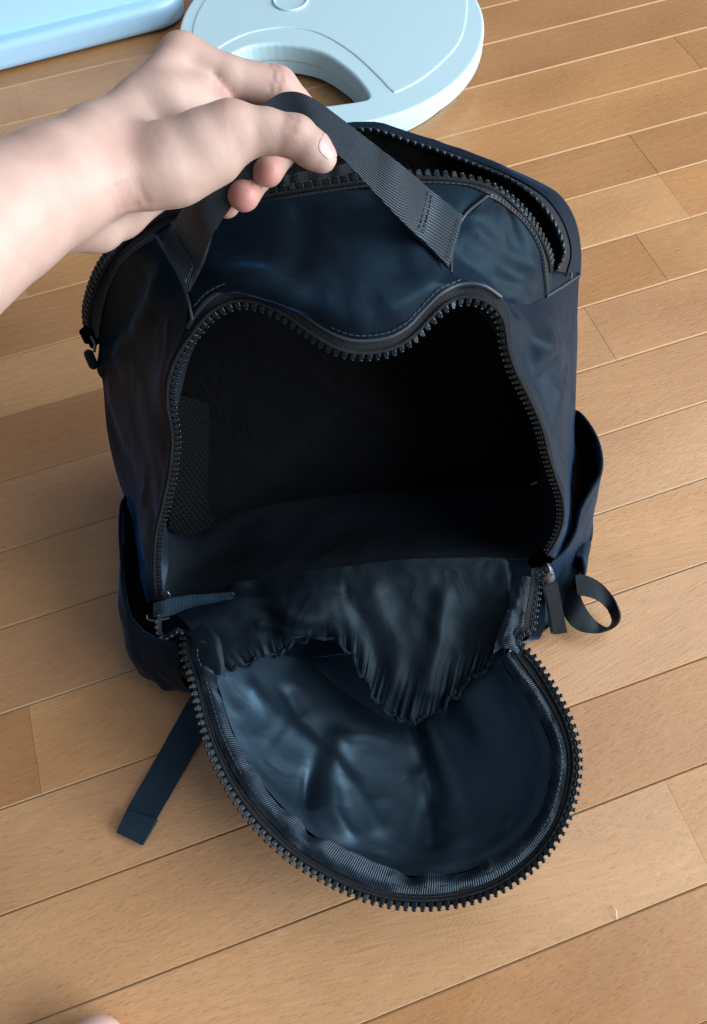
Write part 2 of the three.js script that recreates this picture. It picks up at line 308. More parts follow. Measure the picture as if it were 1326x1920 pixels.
{
  const A = V(-0.213, 0, -1.079), dx = V(Math.cos(YAW * 1.12), 0, Math.sin(YAW * 1.12)), dz = V(-dx.z, 0, dx.x);
  const box = thing('storage_tub', 'light blue plastic storage tub with a moulded base lip beside the round stool', 'storage tub', A.clone().addScaledVector(dx, -0.27).addScaledVector(dz, -0.2));
  const slab = (inset, y, h, r, bev) => {
    const w = 0.62 - inset * 2, d = 0.40 - inset * 2, s = new THREE.Shape();
    const x0 = -w / 2, y0 = -d / 2; s.moveTo(x0 + r, y0); s.lineTo(x0 + w - r, y0); s.quadraticCurveTo(x0 + w, y0, x0 + w, y0 + r); s.lineTo(x0 + w, y0 + d - r); s.quadraticCurveTo(x0 + w, y0 + d, x0 + w - r, y0 + d); s.lineTo(x0 + r, y0 + d); s.quadraticCurveTo(x0, y0 + d, x0, y0 + d - r); s.lineTo(x0, y0 + r); s.quadraticCurveTo(x0, y0, x0 + r, y0);
    const g = new THREE.ExtrudeGeometry(s, { depth: h - 2 * bev, bevelEnabled: true, bevelThickness: bev, bevelSize: bev, bevelOffset: -bev, bevelSegments: 4, curveSegments: 16 });
    g.rotateX(-Math.PI / 2); g.translate(0, y + bev, 0); g.rotateY(-YAW * 1.12);
    const c = A.clone().addScaledVector(dx, -0.27).addScaledVector(dz, -0.2); g.translate(c.x, 0, c.z); return g;
  };
  part('base_lip', slab(0, 0.003, 0.034, 0.05, 0.008), bluePlastic, box);
  part('wall', slab(0.02, 0.03, 0.075, 0.04, 0.004), bluePlastic, box);
  part('rim', slab(0.002, 0.102, 0.02, 0.05, 0.008), bluePlastic, box);
}

//==================================================================== the backpack
const bag = thing('backpack', 'black nylon backpack held open by its top handle, front flap unzipped and folded down', 'backpack', V(0, 0, -0.26));
// opening edge of the front compartment (line of teeth), from the left slider over the top to the right one
const OE = [V(-0.1563,0.0746,-0.2124), V(-0.1514,0.1014,-0.2204), V(-0.146,0.1252,-0.2276), V(-0.1376,0.1527,-0.2358), V(-0.1271,0.178,-0.2434), V(-0.1176,0.2016,-0.2505), V(-0.1101,0.2237,-0.2571), V(-0.1059,0.2404,-0.2621), V(-0.1045,0.2566,-0.267), V(-0.1016,0.2718,-0.2715), V(-0.0962,0.2842,-0.2753), V(-0.0887,0.2959,-0.2788), V(-0.0804,0.3054,-0.2816), V(-0.0722,0.3136,-0.2841), V(-0.0639,0.3191,-0.2857), V(-0.0532,0.322,-0.2866), V(-0.0418,0.3218,-0.2835), V(-0.0307,0.3187,-0.2786), V(-0.0199,0.3132,-0.272), V(-0.009,0.3083,-0.2655), V(0.0023,0.3048,-0.2614), V(0.0139,0.3029,-0.2609), V(0.0272,0.3026,-0.2628), V(0.0394,0.3048,-0.2684), V(0.0486,0.3095,-0.2748), V(0.0577,0.3146,-0.2804), V(0.0669,0.3147,-0.2844), V(0.0758,0.3134,-0.284), V(0.0835,0.3083,-0.2825), V(0.0891,0.3,-0.28), V(0.0922,0.2865,-0.276), V(0.0988,0.2681,-0.2704), V(0.1104,0.246,-0.2638), V(0.1205,0.2246,-0.2574), V(0.1281,0.2019,-0.2506), V(0.1363,0.1799,-0.244), V(0.1442,0.1591,-0.2377), V(0.148,0.1375,-0.2313), V(0.1462,0.118,-0.2254), V(0.1412,0.0996,-0.2199)];
const OC = V(0, 0.22, -0.25);
const tipTop = (i) => smooth(11, 15, i) * (1 - smooth(27, 31, i));
const OB = away(OE, (i) => tipTop(i) > 0.3 ? V(OE[i].x * 0.96, 0.15, -0.22) : OC, (i) => 0.0045 + 0.0042 * tipTop(i), V(0, 0, -0.002));
const opening = zip('front_zipper', OE, OB, 0.0046, bag, { tilt: (t) => { const s = smooth(0.3, 0.38, t) * (1 - smooth(0.68, 0.75, t)); return -0.5 * (1 - s); } });
const front = sheet([
  [V(-0.1004,0.3263,-0.3379), V(-0.0817,0.3325,-0.3448), V(-0.0572,0.3358,-0.3457), V(-0.03,0.338,-0.3464), V(-0.0061,0.3398,-0.3469), V(0.0236,0.3406,-0.3472), V(0.0532,0.3406,-0.3472), V(0.074,0.3378,-0.3463), V(0.0879,0.3322,-0.3447)],
  [V(-0.0941,0.3217,-0.3265), V(-0.0736,0.3264,-0.3299), V(-0.0457,0.3328,-0.3298), V(-0.0189,0.3358,-0.3288), V(0.0046,0.338,-0.3274), V(0.0279,0.3378,-0.3273), V(0.0485,0.3355,-0.3286), V(0.064,0.3311,-0.3323), V(0.0731,0.3265,-0.3349)],
  [V(-0.0867,0.3189,-0.3107), V(-0.069,0.3252,-0.3096), V(-0.0459,0.3321,-0.3076), V(-0.0196,0.3363,-0.3039), V(0.0031,0.3397,-0.2999), V(0.0256,0.3383,-0.2995), V(0.043,0.3346,-0.3024), V(0.0561,0.3291,-0.3087), V(0.0653,0.3208,-0.3162)],
  [V(-0.0828,0.3181,-0.2974), V(-0.0687,0.325,-0.2955), V(-0.0513,0.3341,-0.2902), V(-0.0286,0.3366,-0.281), V(-0.007,0.3341,-0.2722), V(0.0121,0.3307,-0.2692), V(0.032,0.331,-0.2743), V(0.0495,0.3301,-0.286), V(0.0624,0.3221,-0.2986)],
  [12, 13.6, 15.2, 17, 19, 21, 23, 25, 26.8].map((i) => spline(OB).getPoint(i / 39)),
], { nu: 90, nv: 60, crease: 0.0016, scale: 26, folds: [[[V(-0.0667,0.329,-0.3087), V(-0.0455,0.3348,-0.2935), V(-0.0264,0.332,-0.2796)], 0.010, 0.004], [[V(-0.0184,0.3402,-0.3321), V(-0.0161,0.3401,-0.312), V(-0.0243,0.3356,-0.2907)], 0.008, -0.003], [[V(0.0231,0.3361,-0.3408), V(0.0317,0.3352,-0.3205), V(0.0334,0.3372,-0.2912)], 0.009, -0.0025]] });
part('front_panel', gridGeo(front), M.nylon, bag);
const MBr = [V(0.0879,0.3322,-0.3447), V(0.0969,0.3246,-0.3474), V(0.1141,0.3047,-0.3514), V(0.1271,0.284,-0.3502), V(0.1343,0.2602,-0.3481), V(0.1388,0.2424,-0.3477)];
const MBl = [V(-0.1004,0.3263,-0.3379), V(-0.1178,0.3114,-0.3434), V(-0.1336,0.2911,-0.3523), V(-0.1484,0.2683,-0.3555), V(-0.1589,0.2479,-0.3544), V(-0.1678,0.2274,-0.3532)];
const rightUpper = sheet([
  [V(0.0879,0.3322,-0.3447), V(0.0734,0.325,-0.3365), V(0.0659,0.3177,-0.3193), V(0.0634,0.3173,-0.3032), V(0.0752,0.3165,-0.287)],
  [V(0.0901,0.3296,-0.3449), V(0.0833,0.3201,-0.338), V(0.0802,0.3107,-0.3252), V(0.0834,0.3028,-0.3129), V(0.0953,0.2952,-0.2986)],
  [V(0.0933,0.3268,-0.3461), V(0.0985,0.3142,-0.3443), V(0.1023,0.2986,-0.3376), V(0.1073,0.2838,-0.3302), V(0.1174,0.2629,-0.3239)],
  MBr,
], { nu: 50, nv: 40, crease: 0.0022, scale: 24, folds: [[[V(0.0777,0.3173,-0.3352), V(0.0973,0.305,-0.3315), V(0.1199,0.2763,-0.3429)], 0.006, 0.0025], [[V(0.0729,0.3134,-0.319), V(0.0912,0.2959,-0.3138), V(0.1046,0.2807,-0.3142)], 0.006, -0.0022], [[V(0.0968,0.2948,-0.3184), V(0.1139,0.2706,-0.3312), V(0.1208,0.2555,-0.3267)], 0.005, 0.002]] });
part('right_shoulder_panel', gridGeo(rightUpper), M.nylon, bag);
const rightLower = sheet([
  [27.4, 28.6, 30, 31, 32, 33.2, 34.6, 36, 37.4, 39].map((i) => spline(OB).getPoint(i / 39)),
  [V(0.0952,0.2959,-0.2988), V(0.1041,0.2802,-0.294), V(0.1109,0.2634,-0.289), V(0.1193,0.2416,-0.2825), V(0.13,0.218,-0.2754), V(0.1409,0.188,-0.2664), V(0.1508,0.1578,-0.2573), V(0.1587,0.1307,-0.2492), V(0.1601,0.1086,-0.2376), V(0.1542,0.082,-0.2246)],
  [V(0.1198,0.261,-0.3263), V(0.1308,0.2522,-0.3177), V(0.139,0.2432,-0.307), V(0.1428,0.2207,-0.3002), V(0.1513,0.1897,-0.2929), V(0.161,0.1535,-0.2861), V(0.1652,0.1275,-0.2732), V(0.1687,0.1052,-0.2616), V(0.17,0.0818,-0.2495), V(0.1653,0.0533,-0.236)],
  [V(0.1388,0.2424,-0.3477), V(0.1519,0.2215,-0.3444), V(0.1599,0.1998,-0.3379), V(0.1647,0.1752,-0.3326), V(0.1729,0.138,-0.3264), V(0.1805,0.1028,-0.3159), V(0.1844,0.0735,-0.3021), V(0.1877,0.0484,-0.2895), V(0.1893,0.0216,-0.2765), V(0.1843,-0.0067,-0.258)],
  [V(0.1772,0.2114,-0.3934), V(0.1835,0.1745,-0.3874), V(0.1876,0.1509,-0.3803), V(0.1938,0.1157,-0.3747), V(0.1996,0.077,-0.3631), V(0.2054,0.0346,-0.3504), V(0.208,0.0076,-0.3373), V(0.2098,-0.0211,-0.3237), V(0.2111,-0.0528,-0.3042), V(0.2101,-0.095,-0.2815)],
], { nu: 90, nv: 60, crease: 0.0024, scale: 22, folds: [[[V(0.1012,0.2839,-0.2952), V(0.1259,0.255,-0.2965), V(0.1403,0.2383,-0.3065)], 0.006, 0.003], [[V(0.1215,0.2374,-0.2812), V(0.1383,0.229,-0.2987), V(0.1403,0.2403,-0.3071)], 0.007, -0.003], [[V(0.1341,0.1963,-0.2789), V(0.1415,0.2077,-0.2923), V(0.16,0.1851,-0.3255)], 0.006, 0.003], [[V(0.1505,0.1615,-0.2685), V(0.1441,0.1909,-0.2773), V(0.1469,0.2023,-0.2957)], 0.005, -0.0025], [[V(0.1635,0.2102,-0.3531), V(0.1803,0.1454,-0.3536), V(0.1861,0.0979,-0.3394)], 0.006, -0.002]] });
part('right_side_panel', gridGeo(rightLower), M.nylon, bag);
const leftSide = sheet([
  [V(-0.1004,0.3263,-0.3379), V(-0.0941,0.3217,-0.3265), V(-0.0867,0.3189,-0.3107), V(-0.0826,0.3174,-0.2972), ...[11.4, 10, 9, 8, 7, 6, 5, 4, 3, 2, 1, 0].map((i) => spline(OB).getPoint(i / 39))],
  [V(-0.1178,0.3114,-0.3434), V(-0.1132,0.3052,-0.3316), V(-0.1094,0.297,-0.3191), V(-0.1076,0.2899,-0.309), V(-0.1112,0.2777,-0.3033), V(-0.1183,0.2596,-0.2979), V(-0.1256,0.2403,-0.2921), V(-0.1305,0.2239,-0.2872), V(-0.1343,0.2065,-0.282), V(-0.1373,0.1905,-0.2771), V(-0.1421,0.1687,-0.2706), V(-0.148,0.1491,-0.2597), V(-0.1554,0.1284,-0.2485), V(-0.1641,0.0995,-0.2398), V(-0.1702,0.0745,-0.2324), V(-0.1758,0.0478,-0.2243)],
  [V(-0.1379,0.2849,-0.3535), V(-0.1404,0.2679,-0.3484), V(-0.1407,0.2563,-0.3409), V(-0.142,0.2444,-0.3333), V(-0.1455,0.2302,-0.3271), V(-0.1505,0.2136,-0.3221), V(-0.1543,0.1961,-0.3168), V(-0.1579,0.1775,-0.3113), V(-0.1613,0.1583,-0.3075), V(-0.1642,0.1404,-0.3021), V(-0.1675,0.1182,-0.2935), V(-0.1697,0.1021,-0.2806), V(-0.174,0.0814,-0.2694), V(-0.1785,0.0595,-0.2579), V(-0.1852,0.0327,-0.2498), V(-0.1913,0.004,-0.2412)],
  [V(-0.1678,0.2274,-0.3532), V(-0.1715,0.211,-0.3513), V(-0.1754,0.1939,-0.3482), V(-0.1792,0.1801,-0.349), V(-0.1812,0.1708,-0.3462), V(-0.1859,0.1533,-0.344), V(-0.19,0.1361,-0.3408), V(-0.1934,0.1181,-0.3374), V(-0.1957,0.1015,-0.3334), V(-0.1983,0.0806,-0.3292), V(-0.1994,0.0579,-0.3234), V(-0.1971,0.041,-0.3123), V(-0.1977,0.0182,-0.3004), V(-0.2012,-0.0072,-0.2878), V(-0.2033,-0.0232,-0.273), V(-0.2078,-0.0473,-0.2608)],
], { nu: 90, nv: 60, crease: 0.002, scale: 18, folds: [[[V(-0.1763,0.1985,-0.3495), V(-0.1488,0.2344,-0.3353), V(-0.1181,0.2831,-0.3199), V(-0.0974,0.3133,-0.319)], 0.008, 0.004], [[V(-0.1609,0.228,-0.3484), V(-0.1351,0.2631,-0.3389), V(-0.1141,0.2993,-0.3298)], 0.011, -0.004], [[V(-0.0962,0.2959,-0.2988), V(-0.0999,0.2831,-0.2899), V(-0.1043,0.266,-0.2798)], 0.004, 0.0018], [[V(-0.1505,0.1578,-0.2773), V(-0.158,0.1259,-0.2678), V(-0.154,0.1166,-0.245)], 0.005, 0.002]] });
part('left_side_panel', gridGeo(leftSide), M.nylon, bag);
// triangle that closes the left upper corner between zip and side panel is part of the same cut: the main zip runs on it
const ME = [V(-0.1749,0.2274,-0.3632), V(-0.1716,0.2407,-0.3642), V(-0.1612,0.2611,-0.3633), V(-0.1485,0.2803,-0.3621), V(-0.1318,0.2986,-0.3596), V(-0.1143,0.3136,-0.3571), V(-0.0994,0.3245,-0.3554), V(-0.0839,0.3313,-0.3544), V(-0.0669,0.3325,-0.3547), V(-0.0423,0.3349,-0.3555), V(-0.0179,0.337,-0.3561), V(0.0063,0.3388,-0.3566), V(0.0243,0.3399,-0.357), V(0.0453,0.3396,-0.3569), V(0.0633,0.3381,-0.3564), V(0.0787,0.3344,-0.3563), V(0.0928,0.3291,-0.3547), V(0.1072,0.3163,-0.3559), V(0.1218,0.2977,-0.3573), V(0.1322,0.281,-0.3573), V(0.139,0.2663,-0.3579), V(0.1411,0.2554,-0.3576)];
const MB = [MBl[5], MBl[4], MBl[3], MBl[2], MBl[1], ...[V(-0.1035,0.3231,-0.3399), V(-0.0925,0.3276,-0.3433), V(-0.0793,0.3302,-0.3471), V(-0.0633,0.3318,-0.3475), V(-0.0408,0.3334,-0.348), V(-0.0173,0.3359,-0.3488), V(0.0067,0.3377,-0.3493), V(0.0246,0.3385,-0.3496), V(0.0449,0.3386,-0.3496), V(0.0619,0.3374,-0.3492), V(0.0761,0.3353,-0.3486)], MBr[0], MBr[1], MBr[2], MBr[3], MBr[4], MBr[5]];
zip('main_zipper_front', ME, MB, 0.0051, bag, { loose: true, tilt: 0.05 });
const MR = [V(-0.1808,0.2192,-0.3708), V(-0.1763,0.2346,-0.3724), V(-0.1651,0.2563,-0.3719), V(-0.1515,0.2766,-0.371), V(-0.1344,0.2956,-0.3687), V(-0.1174,0.3106,-0.3672), V(-0.102,0.3191,-0.3677), V(-0.0868,0.3215,-0.3715), V(-0.0645,0.3158,-0.3947), V(-0.0317,0.313,-0.4189), V(-0.0044,0.3133,-0.429), V(0.0264,0.312,-0.4336), V(0.0503,0.3042,-0.4313), V(0.0745,0.2965,-0.4269), V(0.0983,0.2912,-0.4174), V(0.1161,0.2934,-0.4), V(0.1295,0.2908,-0.3852), V(0.1401,0.2809,-0.3763), V(0.1474,0.269,-0.3707), V(0.1498,0.2604,-0.3661), V(0.1459,0.252,-0.3606)];
const SB = [V(-0.1845,0.2073,-0.3872), V(-0.1781,0.2237,-0.3871), V(-0.1674,0.2431,-0.3879), V(-0.1536,0.2631,-0.3889), V(-0.1359,0.2832,-0.387), V(-0.1195,0.2975,-0.3872), V(-0.1038,0.3073,-0.3872), V(-0.0881,0.3113,-0.3884), V(-0.0646,0.309,-0.4077), V(-0.0316,0.3067,-0.432), V(-0.0036,0.3081,-0.4404), V(0.0285,0.3062,-0.4449), V(0.0536,0.2982,-0.4425), V(0.0786,0.29,-0.439), V(0.1039,0.2838,-0.4311), V(0.1312,0.2754,-0.4206), V(0.1515,0.2669,-0.4141), V(0.1631,0.2561,-0.4088), V(0.1703,0.2422,-0.4027), V(0.1751,0.2257,-0.3977), V(0.1773,0.211,-0.3933)];
zip('main_zipper_rear', MR, SB.map((p, i) => MR[i].clone().lerp(p, i > 13 ? 0.55 : 0.9)), 0.0051, bag, { loose: true, tilt: 0.25 });
part('rear_top_edge', gridGeo(sheet([MR.map((p, i) => p.clone().lerp(SB[i], 0.4)), SB.map((p, i) => p.clone().lerp(MR[i], 0.3).add(V(0, 0.002, 0))), SB, SB.map((p) => p.clone().add(V(0, -0.03, -0.006)))], { nu: 90, nv: 12, crease: 0.001 })), M.nylon, bag);
// pocket of cloth under the end of the zip at the right
part('zipper_end_gusset', gridGeo(sheet([[V(0.1388,0.2424,-0.3477), V(0.1568,0.2281,-0.3684), V(0.1773,0.211,-0.3933)], [V(0.1385,0.2482,-0.3545), V(0.1545,0.2368,-0.376), V(0.1731,0.2258,-0.3977)], [V(0.1409,0.2514,-0.3654), V(0.1528,0.2487,-0.3766), V(0.1696,0.2401,-0.404)]], { nu: 20, nv: 14, crease: 0.002 })), M.nylon, bag);
// inside of the main compartment, seen between its two rows of teeth
{
  const low = ME.map((p, i) => { const q = MR[Math.min(MR.length - 1, Math.round(i / 21 * 20))]; return p.clone().lerp(q, 0.5).add(V(0, -0.07, 0.0)); });
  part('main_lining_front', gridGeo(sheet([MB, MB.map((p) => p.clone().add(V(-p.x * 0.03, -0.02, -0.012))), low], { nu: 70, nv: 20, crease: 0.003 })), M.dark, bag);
  const low2 = MR.map((p, i) => { const q = ME[Math.round(i / 20 * 21)]; return p.clone().lerp(q, 0.5).add(V(0, -0.07, 0.0)); });
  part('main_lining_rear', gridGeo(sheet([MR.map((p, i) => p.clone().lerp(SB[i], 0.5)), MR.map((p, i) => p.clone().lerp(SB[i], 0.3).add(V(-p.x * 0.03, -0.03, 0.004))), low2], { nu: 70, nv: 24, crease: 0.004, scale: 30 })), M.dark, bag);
  const bind = [V(-0.0387,0.3151,-0.3745), V(-0.0284,0.3205,-0.3762), V(-0.0204,0.3208,-0.3782), V(-0.006,0.3199,-0.381), V(0.0069,0.3195,-0.3839), V(0.0201,0.3177,-0.3903)];
  part('inner_binding', gridGeo(sheet([bind, bind.map((p) => p.clone().add(V(0, 0.0045, -0.004)))], { nu: 60, nv: 4, hold: false, crease: 0.001, extra: (p, u) => 0.001 * Math.sin(u * 34) })), M.tape, bag);
}
// back panel and underside
{
  const back = SB.map((p) => p.clone()), mid = SB.map((p) => V(p.x * 1.02, p.y * 0.55, -0.41)), low = SB.map((p) => V(p.x * 1.08, 0.03 + Math.max(0, p.y - 0.3) * 0.1, -0.365)), under = SB.map((p) => V(p.x * 0.9, 0.004, -0.33));
  part('back_panel', gridGeo(sheet([back, mid, low, under], { nu: 50, nv: 40, crease: 0.002, ref: V(0, 0.2, -2) })), M.nylon, bag);
}
const stitchPart = [stitches(spline(MB.slice(6)), V(0, 0.0018, 0.0004)), stitches(spline(MBr), V(0.0006, 0.0015, 0.001)), stitches(spline(MBl), V(-0.0006, 0.0015, 0.001)), stitches(spline(away(OB.slice(13, 27), V(0, 0.2, -0.22), 0.0035)), V(0, 0.0012, 0.0016))];
part('stitching', mergeGeometries(stitchPart), M.thread, bag).userData.kind = 'stuff';
// rolled seams
part('seam_piping', mergeGeometries([tube(MBr, 0.0013), tube(MBl, 0.0013), tube(OB.slice(12, 29), 0.0013), tube([V(0.0875,0.3336,-0.3431), V(0.0729,0.3272,-0.3342), V(0.0654,0.3201,-0.317), V(0.0629,0.3197,-0.3009)], 0.0010), tube([V(-0.0997,0.3285,-0.3355), V(-0.0934,0.324,-0.3242), V(-0.086,0.3212,-0.3084), V(-0.082,0.3199,-0.295), V(-0.0804,0.3152,-0.2846)], 0.0010), tube([V(0.1382,0.2441,-0.3462), V(0.1562,0.2297,-0.3669), V(0.1766,0.2126,-0.3918)], 0.0011), tube([V(0.1471,0.2647,-0.4074), V(0.1569,0.2568,-0.4), V(0.1629,0.2449,-0.3945), V(0.1663,0.2277,-0.3863), V(0.1668,0.2205,-0.3821)], 0.0012)]), M.thread, bag);

// ---- inside the front compartment
const hinge = [V(-0.1563,0.0746,-0.2124), V(-0.1446,0.0749,-0.2145), V(-0.1139,0.0811,-0.2183), V(-0.0831,0.0907,-0.2212), V(-0.0206,0.0965,-0.223), V(0.0368,0.1009,-0.2243), V(0.086,0.0975,-0.2232), V(0.1192,0.094,-0.2222), V(0.1412,0.0996,-0.2199)];
{
  const ring0 = [...OE.slice(1, -1).map((p, i) => p.clone().lerp(OB[i + 1], 0.75).add(V(0, 0, -0.003))), ...[...hinge].reverse()];
  const c0 = spline(ring0, true), back = [];
  const wall = [...[V(-0.1502,0.045,-0.2869)], ...[V(-0.146,0.1106,-0.3032), V(-0.133,0.1622,-0.3287), V(-0.1201,0.1986,-0.3446), V(-0.0928,0.2385,-0.3566), V(-0.057,0.2589,-0.3627), V(0.0033,0.2693,-0.3608), V(0.0593,0.2576,-0.3623), V(0.093,0.2398,-0.3619), V(0.1118,0.2015,-0.3554), V(0.1362,0.1488,-0.3446), V(0.1589,0.0885,-0.3265)], ...[V(0.1644,0.045,-0.3117), V(0.0658,0.045,-0.3143), V(-0.0144,0.045,-0.3132), V(-0.0852,0.045,-0.3067)]];
  // pair both rings by angle about the compartment's middle
  const sample = (pts) => { const c = spline(pts, true), a = []; for (let i = 0; i < 400; i++) a.push(c.getPoint(i / 400)); return a; };
  const mid = V(0, 0.19, -0.26), ang = (p) => Math.atan2(p.y - mid.y - 0.0 * p.z, p.x - mid.x), A = sample(ring0), Bk = sample(wall);
  const pick = (list, a) => { let best = null, e = 9; for (const p of list) { let d = Math.abs(ang(p) - a); if (d > Math.PI) d = 2 * Math.PI - d; if (d < e) { e = d; best = p; } } return best.clone(); };
  const r0 = [], r1 = [];
  for (let i = 0; i < 72; i++) { const a = -Math.PI + i / 72 * 2 * Math.PI; r0.push(pick(A, a)); r1.push(pick(Bk, a)); }
  const cen = V(0.0, 0.17, -0.325), close = (r) => [...r, r[0].clone()];
  const rm = r0.map((p, i) => p.clone().lerp(r1[i], 0.5).add(V(0, p.y < 0.12 ? -0.012 : 0, 0)));
  part('compartment_lining', gridGeo(sheet([close(r0), close(rm), close(r1)], { nu: 144, nv: 24, crease: 0.002, scale: 20, ref: V(0, 0.25, -0.2) })), M.shade, bag);
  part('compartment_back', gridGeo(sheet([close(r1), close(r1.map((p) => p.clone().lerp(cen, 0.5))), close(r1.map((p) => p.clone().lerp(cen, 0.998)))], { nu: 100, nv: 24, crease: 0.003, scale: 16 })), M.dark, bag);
  const mp = sheet([[V(-0.1148,0.2196,-0.3059), V(-0.109,0.201,-0.3163), V(-0.1,0.1631,-0.3349)], [V(-0.1231,0.184,-0.2952), V(-0.1143,0.1635,-0.305), V(-0.1013,0.1299,-0.325)], [V(-0.135,0.1393,-0.2818), V(-0.124,0.1176,-0.2903), V(-0.108,0.0864,-0.3109)], [V(-0.148,0.0946,-0.2684), V(-0.1372,0.0697,-0.2729), V(-0.1205,0.0434,-0.293)]], { nu: 24, nv: 40, crease: 0.001 });
  part('mesh_pocket', gridGeo(mp), M.mesh, bag);
}
// strip of sail cloth behind the left teeth
part('inner_facing', gridGeo(sheet([[V(-0.1364,0.1556,-0.2407), V(-0.1435,0.1312,-0.2334), V(-0.1507,0.1019,-0.2246), V(-0.1557,0.0765,-0.217)], [V(-0.1365,0.1425,-0.2448), V(-0.1402,0.1195,-0.2339), V(-0.1459,0.0988,-0.2276), V(-0.1549,0.0748,-0.2184)]], { nu: 20, nv: 6 })), M.binding, bag);

// ---- flap
const FE = [V(-0.1354,0.082,-0.1833), V(-0.1357,0.082,-0.1683), V(-0.1302,0.081,-0.1535), V(-0.1255,0.08,-0.1344), V(-0.1194,0.078,-0.1113), V(-0.1107,0.075,-0.0881), V(-0.0977,0.072,-0.0642), V(-0.0794,0.07,-0.0413), V(-0.0593,0.068,-0.0232), V(-0.035,0.066,-0.0076), V(-0.007,0.065,0.0051), V(0.0211,0.065,0.011), V(0.0507,0.066,0.011), V(0.0794,0.068,0.0048), V(0.1057,0.072,-0.0092), V(0.1249,0.078,-0.0284), V(0.1372,0.082,-0.05), V(0.1434,0.086,-0.0735), V(0.1421,0.088,-0.0961), V(0.1349,0.088,-0.1207), V(0.1254,0.086,-0.1434), V(0.1157,0.086,-0.1566)];
const FB = [V(-0.128,0.084,-0.1796), V(-0.1278,0.083,-0.1658), V(-0.1232,0.08,-0.1533), V(-0.1184,0.078,-0.1351), V(-0.1121,0.076,-0.1127), V(-0.1031,0.073,-0.0908), V(-0.0901,0.07,-0.0682), V(-0.0729,0.068,-0.0476), V(-0.0542,0.066,-0.0294), V(-0.0307,0.064,-0.0146), V(-0.0043,0.063,-0.0021), V(0.0227,0.063,0.0035), V(0.0507,0.064,0.0033), V(0.0783,0.066,-0.0026), V(0.1021,0.07,-0.0157), V(0.1188,0.076,-0.0327), V(0.1294,0.08,-0.0531), V(0.135,0.084,-0.074), V(0.1329,0.086,-0.0949), V(0.1249,0.086,-0.118), V(0.1136,0.085,-0.1398), V(0.1087,0.085,-0.1513)];
const FC = [V(-0.1104,0.084,-0.1712), V(-0.1102,0.082,-0.1587), V(-0.1068,0.078,-0.1466), V(-0.1016,0.075,-0.1311), V(-0.0957,0.072,-0.113), V(-0.0868,0.069,-0.094), V(-0.0743,0.066,-0.0752), V(-0.0582,0.063,-0.0568), V(-0.0401,0.06,-0.0408), V(-0.0192,0.058,-0.0278), V(0.0038,0.057,-0.0169), V(0.0273,0.057,-0.0113), V(0.0519,0.058,-0.0111), V(0.075,0.06,-0.0172), V(0.0949,0.064,-0.0282), V(0.1097,0.07,-0.0433), V(0.1184,0.074,-0.0591), V(0.1225,0.078,-0.0762), V(0.1204,0.08,-0.0943), V(0.1116,0.08,-0.1153), V(0.1017,0.079,-0.1358), V(0.0979,0.079,-0.1478)];
FC.forEach((p, i) => p.lerp(FB[i], 0.26));
const flapZip = zip('flap_zipper', FE, FB, 0.0055, bag, { tilt: 0.1 });
part('flap_tape_fold', mergeGeometries([tube(FB.map((p) => p.clone().add(V(0, -0.0005, 0))), 0.0014), tube(FB.map((p, i) => p.clone().lerp(FE[i], 0.25)), 0.0008)]), M.tape, bag);
part('flap_binding', gridGeo(sheet([FB.map((p) => p.clone().add(V(0, 0.001, 0))), FB.map((p, i) => p.clone().lerp(FC[i], 0.5).add(V(0, 0.0035, 0))), FC.map((p) => p.clone().add(V(0, 0.002, 0)))], { nu: 330, nv: 10, hold: false, crease: 0.0014, scale: 60, extra: (p, u, v) => {
  const s = u * 74 + 2.2 * Math.sin(u * 21) + 1.4 * Math.sin(u * 47 + 1); const amp = (u < 0.62 ? 1.7 : 1) * (0.0013 + 0.0016 * clamp(0.5 + 0.5 * Math.sin(u * 17 + 0.6))) * (u < 0.62 ? 1 : 0.55);
  return amp * Math.sin(s) * (0.15 + 0.85 * v);
} })), M.binding, bag);
part('binding_stitching', stitches(spline(FB.map((p, i) => p.clone().lerp(FC[i], 0.36).add(V(0, 0.0042, 0)))), V(0, 0.0004, 0), 0.0036), M.thread, bag).userData.kind = 'stuff';
const FD = [V(-0.1006,0.06,-0.1876), V(-0.0952,0.066,-0.1549), V(-0.0907,0.064,-0.1375), V(-0.0846,0.062,-0.1216), V(-0.077,0.06,-0.1059), V(-0.067,0.057,-0.0904), V(-0.054,0.054,-0.0749), V(-0.0392,0.05,-0.0604), V(-0.0227,0.045,-0.0474), V(-0.0041,0.039,-0.0373), V(0.0148,0.03,-0.0297), V(0.034,0.03,-0.0263), V(0.0543,0.036,-0.0276), V(0.0727,0.041,-0.0332), V(0.0878,0.046,-0.0433), V(0.099,0.051,-0.0558), V(0.1058,0.056,-0.0694), V(0.1086,0.06,-0.0836), V(0.1067,0.063,-0.0992), V(0.1013,0.065,-0.117), V(0.0943,0.067,-0.1338), V(0.0911,0.068,-0.1459)];
const FF = [V(-0.0755,0.058,-0.1908), V(-0.0731,0.054,-0.1581), V(-0.0647,0.05,-0.141), V(-0.0563,0.047,-0.1279), V(-0.0463,0.044,-0.1157), V(-0.0356,0.04,-0.1037), V(-0.0234,0.035,-0.0926), V(-0.0104,0.029,-0.0824), V(0.0037,0.022,-0.0738), V(0.0179,0.018,-0.0663), V(0.0313,0.019,-0.0614), V(0.0441,0.022,-0.0603), V(0.0561,0.027,-0.0628), V(0.066,0.032,-0.0676), V(0.0728,0.037,-0.0742), V(0.0774,0.042,-0.0828), V(0.0793,0.046,-0.0917), V(0.0792,0.049,-0.1021), V(0.0772,0.052,-0.1135), V(0.0735,0.055,-0.1252), V(0.0706,0.057,-0.1359), V(0.0697,0.058,-0.146)];
